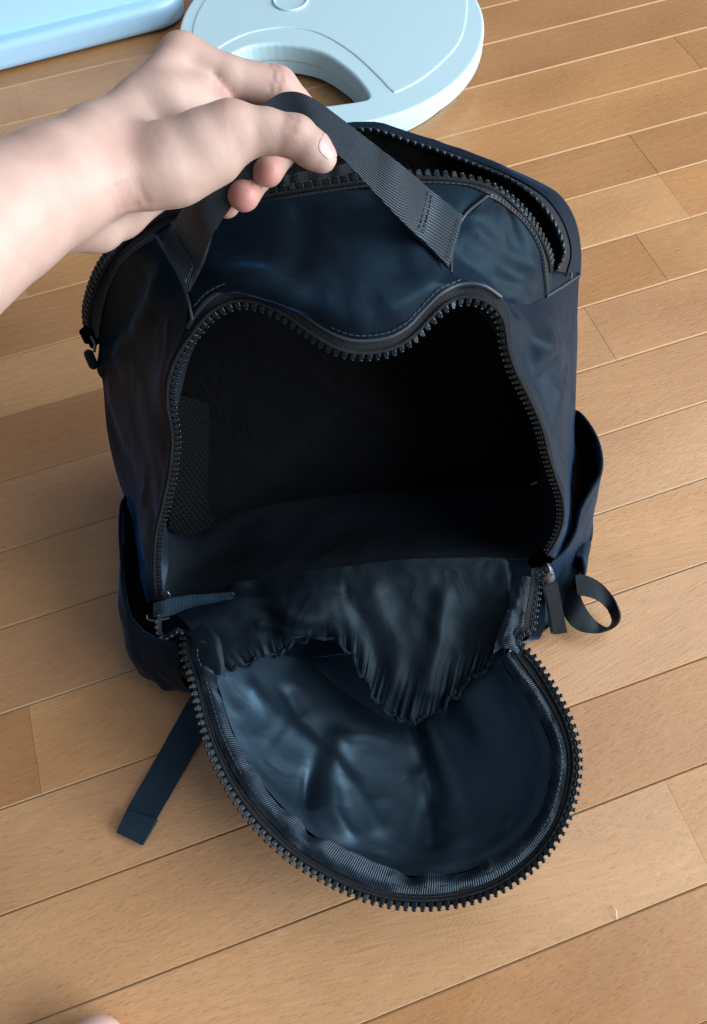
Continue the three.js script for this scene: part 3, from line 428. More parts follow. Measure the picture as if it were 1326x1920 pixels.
const FG = [V(-0.0444,0.04,-0.2126), V(-0.0491,0.032,-0.1871), V(-0.0448,0.026,-0.175), V(-0.0367,0.022,-0.1652), V(-0.0277,0.019,-0.1561), V(-0.0181,0.017,-0.1475), V(-0.0087,0.015,-0.1399), V(0.0004,0.014,-0.133), V(0.0095,0.015,-0.1266), V(0.0189,0.017,-0.1213), V(0.0279,0.02,-0.1172), V(0.0365,0.023,-0.1156), V(0.044,0.026,-0.1161), V(0.05,0.029,-0.1184), V(0.0545,0.032,-0.1225), V(0.0574,0.034,-0.1277), V(0.0588,0.036,-0.1338), V(0.0587,0.038,-0.1409), V(0.0569,0.04,-0.149), V(0.0543,0.042,-0.1573), V(0.0518,0.043,-0.1659), V(0.051,0.044,-0.1748)];
FG.forEach((p, i) => { if (i < 12) p.y = mix(0.013, p.y, 0.1); });
FD.forEach((p, i) => { p.y = mix(FC[i].y, FG[i].y, 0.36) ; }); FF.forEach((p, i) => { p.y = mix(FC[i].y, FG[i].y, 0.74); });
const flapRows = [FC, FD, FF, FG];
part('flap_lining', gridGeo(sheet(flapRows, { nu: 190, nv: 90, crease: 0.0013, scale: 20, fade: 0.3, folds: [
  [[V(-0.0382,0.04,-0.1007), V(-0.046,0.045,-0.0774), V(-0.0495,0.05,-0.0549), V(-0.0474,0.055,-0.0402)], 0.005, -0.007], [[V(-0.0221,0.03,-0.1053), V(-0.0302,0.04,-0.0808), V(-0.0321,0.045,-0.0542), V(-0.025,0.052,-0.0354)], 0.010, 0.008],
  [[V(-0.0847,0.055,-0.1453), V(-0.0615,0.045,-0.1254), V(-0.0385,0.035,-0.1016), V(-0.016,0.03,-0.0695), V(-0.0022,0.035,-0.0385)], 0.008, 0.004], [[V(0.0715,0.035,-0.1265), V(0.0734,0.03,-0.0987), V(0.0784,0.028,-0.0789), V(0.0889,0.04,-0.0503), V(0.0953,0.055,-0.0361)], 0.0035, 0.005], [[V(0.0648,0.03,-0.1197), V(0.0681,0.022,-0.0964), V(0.0724,0.022,-0.0723), V(0.0805,0.03,-0.0518)], 0.006, -0.005],
  [[V(0.0251,0.016,-0.0723), V(0.0361,0.018,-0.0597), V(0.0428,0.025,-0.0435), V(0.041,0.04,-0.0247)], 0.004, -0.004], [[V(0.0378,0.016,-0.0754), V(0.049,0.018,-0.0588), V(0.0523,0.03,-0.0389)], 0.007, 0.004], [[V(-0.0605,0.03,-0.1453), V(-0.0552,0.025,-0.1249), V(-0.0236,0.02,-0.0869)], 0.007, -0.004]] })), M.lining, bag);
part('flap_root', gridGeo(sheet([hinge.map((p) => V(p.x * 0.98, 0.055, p.z + 0.006)), [V(-0.1385,0.06,-0.1838), V(-0.1312,0.035,-0.1877), V(-0.1156,0.025,-0.195), V(-0.0895,0.02,-0.204), V(-0.0534,0.017,-0.2094), V(-0.0169,0.017,-0.209), V(0.0194,0.017,-0.2064), V(0.0551,0.019,-0.2007), V(0.0808,0.024,-0.1925), V(0.1006,0.032,-0.1816), V(0.1152,0.06,-0.1632)], [V(-0.1086,0.06,-0.1583), V(-0.0996,0.04,-0.1607), V(-0.0846,0.025,-0.1613), V(-0.0639,0.016,-0.1554), V(-0.0383,0.012,-0.1436), V(-0.0088,0.01,-0.1268), V(0.0205,0.01,-0.1141), V(0.0464,0.011,-0.1143), V(0.068,0.02,-0.1215), V(0.0845,0.035,-0.1297), V(0.0973,0.06,-0.1394)]], { nu: 60, nv: 30, crease: 0.002 })), M.lining, bag);
// outer shell of the flap, lying on the floor
{
  const o1 = FE.map((p, i) => FB[i].clone().add(V(0, -0.003, 0))), o2 = FC.map((p) => V(p.x * 1.02, 0.040, p.z)), o3 = FD.map((p) => V(p.x, 0.010, p.z)), o4 = FG.map((p) => V(p.x, 0.004, p.z));
  part('flap_shell', gridGeo(sheet([o1, o2, o3, o4], { nu: 120, nv: 36, crease: 0.002, hold: false, ref: V(0, -1, 0) })), M.nylon, bag);
}
// ---- gathered inner pocket with its elastic hem
const elastic = [V(-0.1028,0.074,-0.1566), V(-0.0858,0.074,-0.1603), V(-0.0652,0.076,-0.1657), V(-0.0484,0.08,-0.1725), V(-0.0319,0.084,-0.1738), V(-0.017,0.082,-0.1683), V(-0.006,0.074,-0.1542), V(0.0015,0.064,-0.1383), V(0.0155,0.054,-0.1206), V(0.034,0.05,-0.1137), V(0.0526,0.052,-0.118), V(0.0674,0.06,-0.1285), V(0.0799,0.066,-0.1391), V(0.0936,0.072,-0.1447), V(0.1043,0.077,-0.1483)];
{
  const top = [V(-0.1487,0.0775,-0.2072), V(-0.113,0.0855,-0.2166), V(-0.0825,0.0949,-0.2195), V(-0.0513,0.0985,-0.2205), V(-0.0205,0.1007,-0.2212), V(0.0081,0.1032,-0.222), V(0.0365,0.105,-0.2225), V(0.0609,0.1037,-0.2221), V(0.0854,0.1017,-0.2215), V(0.1018,0.1,-0.221), V(0.1133,0.0977,-0.2193), V(0.1175,0.0904,-0.2131)];
  const down = V(0, 0, 0);
  const p1 = [V(-0.1314,0.088,-0.1886), V(-0.0948,0.094,-0.1996), V(-0.0617,0.1,-0.2004), V(-0.0333,0.102,-0.2035), V(-0.0051,0.1,-0.2064), V(0.0192,0.098,-0.208), V(0.0436,0.096,-0.2078), V(0.0659,0.094,-0.2068), V(0.0843,0.092,-0.2054), V(0.0985,0.09,-0.2033), V(0.11,0.09,-0.1985), V(0.1135,0.09,-0.1918)];
  const p2 = [V(-0.1181,0.08,-0.1721), V(-0.0872,0.086,-0.1776), V(-0.0588,0.094,-0.1801), V(-0.0342,0.1,-0.1846), V(-0.0126,0.096,-0.1843), V(0.0046,0.086,-0.1759), V(0.0217,0.076,-0.1632), V(0.0415,0.074,-0.1582), V(0.0623,0.074,-0.1629), V(0.0812,0.076,-0.1693), V(0.0975,0.08,-0.1731), V(0.1097,0.082,-0.1703)];
  const e = spline(elastic), last = []; for (let i = 0; i <= 11; i++) last.push(e.getPointAt(i / 11));
  const pleat = (u) => (1.9 * N(u * 62, 0.3, 1.1) + 1.2 * N(u * 118, 7.2, 2.3)) * (0.7 + 0.6 * N(u * 9, 3, 3));
  part('gathered_pocket', gridGeo(sheet([top, p1, p2, last], { nu: 340, nv: 60, crease: 0.002, scale: 24, hold: false, folds: [
    [[V(-0.0979,0.1,-0.2104), V(-0.0692,0.104,-0.1962), V(-0.0459,0.104,-0.18), V(-0.0233,0.098,-0.168)], 0.007, 0.008], [[V(-0.0817,0.1,-0.2114), V(-0.0701,0.098,-0.19), V(-0.0673,0.09,-0.1778)], 0.010, -0.006], [[V(-0.0753,0.09,-0.1847), V(-0.0553,0.09,-0.177), V(-0.0414,0.09,-0.1739)], 0.005, 0.004],
    [[V(-0.0094,0.1,-0.2016), V(0.0045,0.09,-0.1746), V(0.0122,0.075,-0.1457)], 0.006, -0.0022], [[V(0.0106,0.098,-0.2009), V(0.0221,0.08,-0.1682), V(0.0235,0.065,-0.1353)], 0.009, 0.0022], [[V(0.0629,0.09,-0.1956), V(0.0566,0.075,-0.1672), V(0.0459,0.06,-0.1349)], 0.007, 0.0035]],
    extra: (p, u, v) => { const q = smooth(0.66, 1, v); return 0.0013 * q * q * pleat(u) + 0.0011 * q * q * Math.sin(u * 63 + 3 * Math.sin(u * 17)) + 0.0008 * smooth(0.2, 0.9, v) * Math.sin(u * 36 + 2 * Math.sin(u * 11)); } })), M.gathered, bag);
  const hem = []; // soft gathered edge
   for (let i = 0; i <= 150; i++) { const u = i / 150, p = e.getPointAt(u); hem.push(p.add(V(0.0016 * Math.sin(u * 95 + 2 * Math.sin(u * 21)), 0.0017 * pleat(u) + 0.0011 * Math.sin(u * 63 + 3 * Math.sin(u * 17)), 0.0020 * Math.sin(u * 110 + 2 * Math.sin(u * 30))))); }
  const h = tube(hem, 0.0015, false, 460, 7); part('elastic_hem', h, M.gathered, bag);
  // side facings that carry the pocket to the zip
  part('pocket_facing', gridGeo(sheet([[V(-0.1345,0.086,-0.1836), V(-0.127,0.088,-0.1766), V(-0.123,0.086,-0.1638), V(-0.1188,0.082,-0.15)], [V(-0.12,0.092,-0.1882), V(-0.1126,0.092,-0.1785), V(-0.1091,0.09,-0.1645), V(-0.1076,0.082,-0.15)], [V(-0.1107,0.09,-0.1839), V(-0.1057,0.09,-0.1745), V(-0.1039,0.086,-0.1612), V(-0.1036,0.078,-0.1492)]], { nu: 30, nv: 16, crease: 0.002, hold: false })), M.gathered, bag);
  part('pocket_facing', gridGeo(sheet([[V(0.1358,0.086,-0.2069), V(0.1305,0.086,-0.1877), V(0.1222,0.086,-0.1693), V(0.1126,0.084,-0.1501)], [V(0.1274,0.092,-0.2073), V(0.1194,0.096,-0.1871), V(0.1098,0.096,-0.1691), V(0.1031,0.09,-0.1531)], [V(0.1223,0.092,-0.2086), V(0.1116,0.094,-0.1863), V(0.101,0.094,-0.1663), V(0.0951,0.088,-0.1503)]], { nu: 40, nv: 20, crease: 0.003, scale: 60, hold: false })), M.binding, bag);
}
// short closed runs of chain between the sliders and the flap
zip('left_chain', [V(-0.1523,0.092,-0.1982), V(-0.1549,0.09,-0.1914), V(-0.1538,0.088,-0.1836), V(-0.149,0.087,-0.1794), V(-0.1432,0.088,-0.1811), V(-0.1385,0.088,-0.1841), V(-0.1351,0.085,-0.1823)], [V(-0.1492,0.09,-0.1978), V(-0.1514,0.088,-0.1918), V(-0.1512,0.086,-0.1857), V(-0.1489,0.085,-0.1833), V(-0.1447,0.086,-0.1848), V(-0.14,0.086,-0.1878), V(-0.1333,0.083,-0.1862)], 0.0044, bag, { loose: true, tilt: 0.8 });
zip('right_chain', [V(0.1368,0.1,-0.2112), V(0.1356,0.098,-0.2), V(0.1328,0.096,-0.1882), V(0.1292,0.094,-0.1766), V(0.1266,0.092,-0.1667), V(0.1222,0.092,-0.1637), V(0.1173,0.092,-0.1624), V(0.1154,0.088,-0.1589), V(0.1162,0.086,-0.1546)], [V(0.1304,0.102,-0.2092), V(0.1291,0.1,-0.1989), V(0.126,0.098,-0.188), V(0.1226,0.096,-0.1772), V(0.1203,0.094,-0.1689), V(0.1192,0.094,-0.167), V(0.1135,0.094,-0.1653), V(0.1107,0.09,-0.1586), V(0.111,0.087,-0.153)], 0.0044, bag, { loose: true, tilt: 0.5 });
// base of the front, under the hinge
part('base_panel', gridGeo(sheet([hinge, hinge.map((p) => V(p.x * 1.04, 0.05, -0.185)), hinge.map((p) => V(p.x * 1.03, 0.012, -0.18)), hinge.map((p) => V(p.x * 0.98, 0.004, -0.21)), hinge.map((p) => V(p.x * 0.9, 0.003, -0.33))], { nu: 60, nv: 40, crease: 0.003, ref: V(0, 0, 1) })), M.nylon, bag);

// ---- side pockets
{
  const rimR = [...[V(0.2034,0.0517,-0.3655), V(0.2021,0.0705,-0.3662), V(0.2077,0.0752,-0.3525), V(0.2127,0.0757,-0.3327), V(0.2121,0.0761,-0.3128), V(0.2051,0.0814,-0.2944), V(0.1929,0.0915,-0.2774), V(0.1818,0.089,-0.2617), V(0.175,0.0816,-0.2445), V(0.165,0.0735,-0.232), V(0.1528,0.0746,-0.2224)]];
  const midR = [V(0.2213,-0.0297,-0.3511), V(0.2234,-0.017,-0.3499), V(0.2306,-0.0165,-0.3401), V(0.2267,-0.0035,-0.3189), V(0.2178,0.0109,-0.2983), V(0.2103,0.0165,-0.2799), V(0.2019,0.0224,-0.2647), V(0.1913,0.0203,-0.2511), V(0.1793,0.025,-0.2375), V(0.168,0.0264,-0.2279), V(0.1545,0.0392,-0.2168)];
  const lowR = [V(0.1915,0.03,-0.2519), V(0.1956,0.03,-0.2491), V(0.1975,0.028,-0.2448), V(0.1975,0.025,-0.2386), V(0.1946,0.022,-0.2301), V(0.1888,0.02,-0.2191), V(0.1813,0.02,-0.2085), V(0.1713,0.02,-0.1988), V(0.16,0.02,-0.1912), V(0.1474,0.022,-0.1831), V(0.1352,0.03,-0.177)];
  part('right_side_pocket', gridGeo(sheet([rimR, midR, lowR, lowR.map((p) => V(p.x * 0.93, 0.003, p.z - 0.01))], { nu: 70, nv: 40, crease: 0.0022, scale: 22, hold: false, ref: V(1.5, 0.3, 0.8) })), M.nylon, bag);
  part('pocket_hem', tube(rimR, 0.0016, false, 90), M.nylon, bag);
  part('right_pocket_lining', gridGeo(sheet([[V(0.1977,0.0743,-0.3623), V(0.192,0.0628,-0.3288), V(0.1798,0.0737,-0.2921), V(0.1703,0.0809,-0.2643), V(0.1621,0.0767,-0.243), V(0.1531,0.0727,-0.2268)], [V(0.2092,0.045,-0.3723), V(0.211,0.04,-0.3409), V(0.2056,0.04,-0.3138), V(0.1949,0.04,-0.288), V(0.1789,0.045,-0.2587), V(0.1626,0.05,-0.2347)], [V(0.2118,0.06,-0.3594), V(0.2184,0.055,-0.3368), V(0.2149,0.055,-0.3154), V(0.2007,0.06,-0.2901), V(0.1801,0.06,-0.2541), V(0.1626,0.06,-0.2315)]], { nu: 40, nv: 24, crease: 0.002 })), M.dark, bag);  // lining sheet coloured almost black to paint the shade inside this pocket
  const rimL = [V(-0.1954,0.062,-0.3182), V(-0.1958,0.07,-0.3058), V(-0.1941,0.075,-0.2862), V(-0.1922,0.075,-0.2666), V(-0.1898,0.072,-0.2441), V(-0.1862,0.07,-0.2216), V(-0.1818,0.068,-0.2059), V(-0.1731,0.068,-0.1943), V(-0.1629,0.07,-0.1869), V(-0.153,0.072,-0.1821), V(-0.1423,0.075,-0.1792)];
  const lowL = [...[V(-0.1909,0.03,-0.2918), V(-0.1921,0.03,-0.2816), V(-0.1927,0.028,-0.2672), V(-0.1933,0.026,-0.253), V(-0.1938,0.026,-0.2335), V(-0.1942,0.028,-0.2068), V(-0.1931,0.022,-0.1914), V(-0.1855,0.014,-0.1767), V(-0.1724,0.014,-0.1663), V(-0.1559,0.018,-0.1575), V(-0.1364,0.03,-0.1494)]];
  const midL = rimL.map((p, i) => p.clone().lerp(lowL[i], 0.5).add(V(-0.004, 0, i > 5 ? 0.006 : 0)));
  part('left_side_pocket', gridGeo(sheet([rimL, midL, lowL, lowL.map((p) => V(p.x * 0.93, 0.004, p.z - 0.01))], { nu: 70, nv: 40, crease: 0.0025, scale: 22, hold: false, ref: V(-1.5, 0.3, 0.8), folds: [[[V(-0.1488,0.05,-0.1723), V(-0.1557,0.035,-0.1673), V(-0.164,0.018,-0.1607)], 0.006, 0.004]] })), M.nylon, bag);
  part('pocket_hem', tube(rimL, 0.0014, false, 90), M.nylon, bag);
  part('left_pocket_lining', gridGeo(sheet([[V(-0.1953,0.0575,-0.3232), V(-0.1917,0.0418,-0.3125), V(-0.1891,0.0204,-0.2961), V(-0.1737,0.0383,-0.2615), V(-0.1635,0.0546,-0.2164), V(-0.1644,0.0278,-0.2023)], [V(-0.2045,0.04,-0.3251), V(-0.2018,0.04,-0.3011), V(-0.197,0.04,-0.2725), V(-0.1885,0.042,-0.2368), V(-0.1732,0.046,-0.2086), V(-0.1547,0.05,-0.1902)], [V(-0.2016,0.05,-0.3144), V(-0.2007,0.05,-0.2962), V(-0.1981,0.048,-0.2642), V(-0.1926,0.046,-0.23), V(-0.1807,0.046,-0.2032), V(-0.1546,0.05,-0.1885)]], { nu: 40, nv: 24, crease: 0.002 })), M.dark, bag);  // same near-black lining: pocket shade put into the cloth colour
}

// ---- handle
{
  const U = [...[V(-0.0949,0.3324,-0.3257), V(-0.087,0.3386,-0.3336)], ...[V(-0.0674,0.376,-0.3108), V(-0.0494,0.392,-0.3181), V(-0.033,0.4027,-0.3284), V(-0.0256,0.4066,-0.3328), V(-0.0176,0.4087,-0.3347), V(-0.0073,0.4076,-0.3325), V(0.0074,0.398,-0.3279), V(0.0222,0.3869,-0.3236), V(0.0379,0.3734,-0.3211)], ...[V(0.0553,0.3418,-0.3405), V(0.072,0.3317,-0.3305)]];
  const I = [...[V(-0.081,0.3267,-0.295), V(-0.0736,0.3343,-0.3023)], ...[V(-0.0612,0.3565,-0.303), V(-0.0447,0.3743,-0.3095), V(-0.0293,0.3901,-0.3166), V(-0.0212,0.3975,-0.3203), V(-0.0125,0.3993,-0.3215), V(-0.0038,0.3967,-0.3185), V(0.0074,0.3851,-0.3154), V(0.0198,0.3709,-0.3118), V(0.0322,0.3567,-0.3079)], ...[V(0.0462,0.3392,-0.3078), V(0.0605,0.329,-0.2967)]];
  const g = loft([U, I], 160, 10); push(g, OUT, (p, u, v) => 0.0012 * Math.sin(v * Math.PI) + 0.0008 * N(p.x * 60, p.y * 60, p.z * 60));
  const handle = part('handle', gridGeo(g, 0.0022), M.web, bag);
  const ln = (a, b, n = 5) => { const o = []; for (let i = 0; i <= n; i++) o.push(a.clone().lerp(b, i / n)); return spline(o); };
  part('handle_stitching', mergeGeometries([stitches(ln(g.P[1][147], g.P[9][147]), V(0, 0.0016, 0.001)), stitches(ln(g.P[1][145], g.P[9][145]), V(0, 0.0016, 0.001)), stitches(ln(g.P[1][12], g.P[9][12]), V(0, 0.0016, 0.001)), stitches(spline([g.P[9][12], g.P[9][6], g.P[9][1]]), V(0, 0.0016, 0.001)), stitches(spline([g.P[1][159], g.P[5][159], g.P[9][159]]), V(0, 0.0016, 0.001))]), M.thread, handle).userData.kind = 'stuff';
}

// ---- sliders and pulls
function slider(at, along, outw, s, parent) {
  const n = along.clone().cross(outw).normalize(), o = n.clone().cross(along).normalize(), m = new THREE.Matrix4().makeBasis(o, along.clone().normalize(), n.clone()), k = [];
  const plate = (z) => { const h = new THREE.Shape(); h.moveTo(-0.5, -0.5); h.quadraticCurveTo(-0.5, -0.62, -0.2, -0.62); h.lineTo(0.2, -0.62); h.quadraticCurveTo(0.5, -0.62, 0.5, -0.5); h.lineTo(0.62, 0.45); h.quadraticCurveTo(0.62, 0.6, 0.4, 0.6); h.lineTo(-0.4, 0.6); h.quadraticCurveTo(-0.62, 0.6, -0.62, 0.45); h.lineTo(-0.5, -0.5);
    const g = new THREE.ExtrudeGeometry(h, { depth: 0.1, bevelEnabled: true, bevelThickness: 0.05, bevelSize: 0.05, bevelSegments: 2 }); g.translate(0, 0, z); return g; };
  k.push(plate(0.28), plate(-0.38));
  const post = new THREE.BoxGeometry(0.16, 0.5, 0.6); post.translate(0, 0.3, 0); k.push(post);
  const arch = new THREE.TorusGeometry(0.3, 0.1, 8, 16, Math.PI); arch.rotateY(Math.PI / 2); arch.translate(0, 0, 0.42); k.push(arch);
  const g = mergeGeometries(k.map((x) => { const y = x.index ? x.toNonIndexed() : x; y.deleteAttribute('uv'); return y; }));
  g.scale(s, s, s); g.applyMatrix4(m); g.translate(at.x, at.y, at.z); return part('zipper_slider', g, M.metal, parent);
}
const ribbon = (a, b, o = {}) => { const g = loft([a, b], 40, 6); push(g, OUT, (p, u, v) => 0.0006 * N(p.x * 90, p.y * 90, p.z * 90)); return gridGeo(g, 0.0013); };
{
  const s1 = slider(V(-0.1564,0.0753,-0.2086), V(-0.05, 1, 0.05), V(-0.5, 0, 0.9), 0.0105, bag);
  part('pull_tab', ribbon([V(-0.1568,0.0935,-0.2061), V(-0.1482,0.0997,-0.2049), V(-0.1414,0.1,-0.206), V(-0.1264,0.0985,-0.2076), V(-0.1102,0.0986,-0.2076), V(-0.0967,0.102,-0.2066), V(-0.0946,0.1022,-0.2047)], [V(-0.1607,0.0791,-0.1997), V(-0.1517,0.085,-0.1975), V(-0.1447,0.0837,-0.1991), V(-0.1299,0.0821,-0.2016), V(-0.1124,0.0874,-0.2032), V(-0.099,0.0933,-0.204), V(-0.0953,0.0961,-0.2048)]), M.flatweb, s1);
  const ringPts = [V(-0.1651,0.0805,-0.2022), V(-0.1655,0.0783,-0.1995), V(-0.1619,0.079,-0.1977), V(-0.1546,0.0813,-0.1964), V(-0.1474,0.0807,-0.1982)]; part('pull_ring', tube(ringPts, 0.0008), M.metal, s1);
  part('pull_wire', tube([V(-0.1512,0.0932,-0.214), V(-0.1462,0.0982,-0.2135), V(-0.1442,0.0958,-0.2107), V(-0.1445,0.0911,-0.2073)], 0.0007), M.metal, s1);
  const s2 = slider(V(0.1381,0.0993,-0.2158), V(0.25, 1, 0.0), V(0.6, 0.0, 0.8), 0.0105, bag);
  const plate = sheet([[V(0.1357,0.1111,-0.2033), V(0.1375,0.1195,-0.2048), V(0.1412,0.1185,-0.2045)], [V(0.1367,0.1041,-0.1992), V(0.1393,0.1116,-0.1995), V(0.1445,0.1106,-0.2012)], [V(0.1388,0.0952,-0.1966), V(0.142,0.1015,-0.1965), V(0.1471,0.1018,-0.1985)]], { nu: 16, nv: 16, crease: 0 });
  part('pull_plate', gridGeo(plate, 0.0016), M.metal, s2);
  const font = await new FontLoader().loadAsync('fonts/droid/droid_sans_bold.typeface.json');
  const mark = new TextGeometry('YKK', { font, size: 0.0034, depth: 0.0005, curveSegments: 3 }); mark.center();
  { const a = plate.P[9][2], b = plate.P[9][14], n = plate.n[9][8], x = b.clone().sub(a).normalize(), y = n.clone().cross(x); const c = plate.P[9][8].clone().addScaledVector(n, 0.0003); mark.applyMatrix4(new THREE.Matrix4().makeBasis(x, y, n)); mark.translate(c.x, c.y, c.z); }
  part('embossed_mark', mark, M.metal, s2);
  part('pull_loop', tube([V(0.1366,0.113,-0.2059), V(0.1381,0.1196,-0.2039), V(0.1398,0.1187,-0.2016), V(0.1394,0.1154,-0.1996), V(0.1369,0.1133,-0.199), V(0.1352,0.1128,-0.2018)], 0.0011, true), M.metal, s2);
  part('pull_tab', ribbon([V(0.1378,0.0995,-0.1958), V(0.1392,0.096,-0.1928), V(0.1461,0.0719,-0.1916), V(0.153,0.0443,-0.1873), V(0.1594,0.0184,-0.1815)], [V(0.1473,0.103,-0.1989), V(0.1494,0.0969,-0.1951), V(0.1566,0.0711,-0.1933), V(0.1643,0.0434,-0.189), V(0.1717,0.0167,-0.183)]), M.shade, s2);
  part('pull_tab', ribbon([V(0.1399,0.0892,-0.1988), V(0.1429,0.0762,-0.1969), V(0.1495,0.0525,-0.1938), V(0.1586,0.0135,-0.184)], [V(0.1491,0.0903,-0.2011), V(0.1517,0.0785,-0.1976), V(0.1586,0.055,-0.1945), V(0.1711,0.0127,-0.1848)]), M.flatweb, s2);
  const s3 = slider(V(-0.1744,0.2216,-0.3605), V(0.1, -1, 0), V(-0.7, 0, 0.7), 0.010, bag);
  part('pull_wire', tube([V(-0.1722,0.2277,-0.3543), V(-0.1708,0.2231,-0.3509), V(-0.1724,0.2187,-0.3476)], 0.0011), M.metal, s3);
  const cap = new THREE.CapsuleGeometry(0.0035, 0.0085, 4, 10), c0 = V(-0.1772,0.2112,-0.3474); cap.rotateZ(0.08); cap.rotateX(-0.35); cap.translate(c0.x, c0.y, c0.z); part('pull_cap', cap, M.flatweb, s3);
}

// ---- shoulder straps on the floor
{
  const outE = [V(0.183,0.034,-0.2272), V(0.1923,0.034,-0.226), V(0.2039,0.032,-0.2187), V(0.2117,0.03,-0.2064), V(0.2142,0.028,-0.1929), V(0.2113,0.026,-0.1854), V(0.2041,0.022,-0.1817), V(0.1918,0.02,-0.18), V(0.1799,0.02,-0.1832), V(0.1714,0.022,-0.1925), V(0.1706,0.016,-0.2098), V(0.1794,0.012,-0.2278), V(0.1967,0.012,-0.2569), V(0.2065,0.016,-0.2752)];
  const inE = [V(0.1825,0.03,-0.2105), V(0.1898,0.03,-0.209), V(0.1994,0.028,-0.2053), V(0.2069,0.022,-0.1993), V(0.2118,0.012,-0.1947), V(0.2126,0.008,-0.1913), V(0.2082,0.008,-0.1878), V(0.1973,0.02,-0.1894), V(0.19,0.026,-0.1963), V(0.1856,0.03,-0.2056), V(0.1844,0.03,-0.218), V(0.1911,0.022,-0.2329), V(0.2025,0.016,-0.2598), V(0.2088,0.018,-0.2767)];
  part('strap_loop', ribbon(outE, inE), M.shade, bag);
  const a = [V(-0.1389,0.012,-0.1617), V(-0.1488,0.006,-0.1505), V(-0.1707,0.003,-0.1125), V(-0.1883,0.003,-0.0813), V(-0.1943,0.004,-0.0693), V(-0.2008,0.005,-0.0534)], b = [V(-0.1225,0.012,-0.1408), V(-0.1322,0.006,-0.1272), V(-0.1485,0.003,-0.099), V(-0.1637,0.003,-0.0733), V(-0.1708,0.004,-0.0607), V(-0.1807,0.005,-0.043)];
  const tail = part('strap_tail', ribbon(a, b), M.flatweb, bag);
  const ha = [V(-0.1936,0.0078,-0.0685), V(-0.1966,0.0082,-0.0606), V(-0.2003,0.0078,-0.0528)], hb = [V(-0.1693,0.0078,-0.0604), V(-0.1741,0.0082,-0.0514), V(-0.1798,0.0078,-0.0424)];
  part('folded_end', gridGeo(loft1(ha, hb), 0.0048), M.flatweb, tail);
  const L = (p, q) => stitches(spline([p, p.clone().lerp(q, 0.5), q]), V(0, 0.0006, 0), 0.003);
  part('end_stitching', mergeGeometries([L(ha[0].clone().lerp(ha[2], 0.2).lerp(hb[0], 0.1), hb[0].clone().lerp(hb[2], 0.2).lerp(ha[0], 0.1)), L(ha[0].clone().lerp(ha[2], 0.75).lerp(hb[0], 0.1), hb[0].clone().lerp(hb[2], 0.75).lerp(ha[0], 0.1))]), M.thread, tail).userData.kind = 'stuff';
}
function loft1(a, b) { const g = loft([a, b], 20, 8); push(g, OUT, (p, u, v) => 0.0007 * Math.sin(Math.PI * u)); return g; }

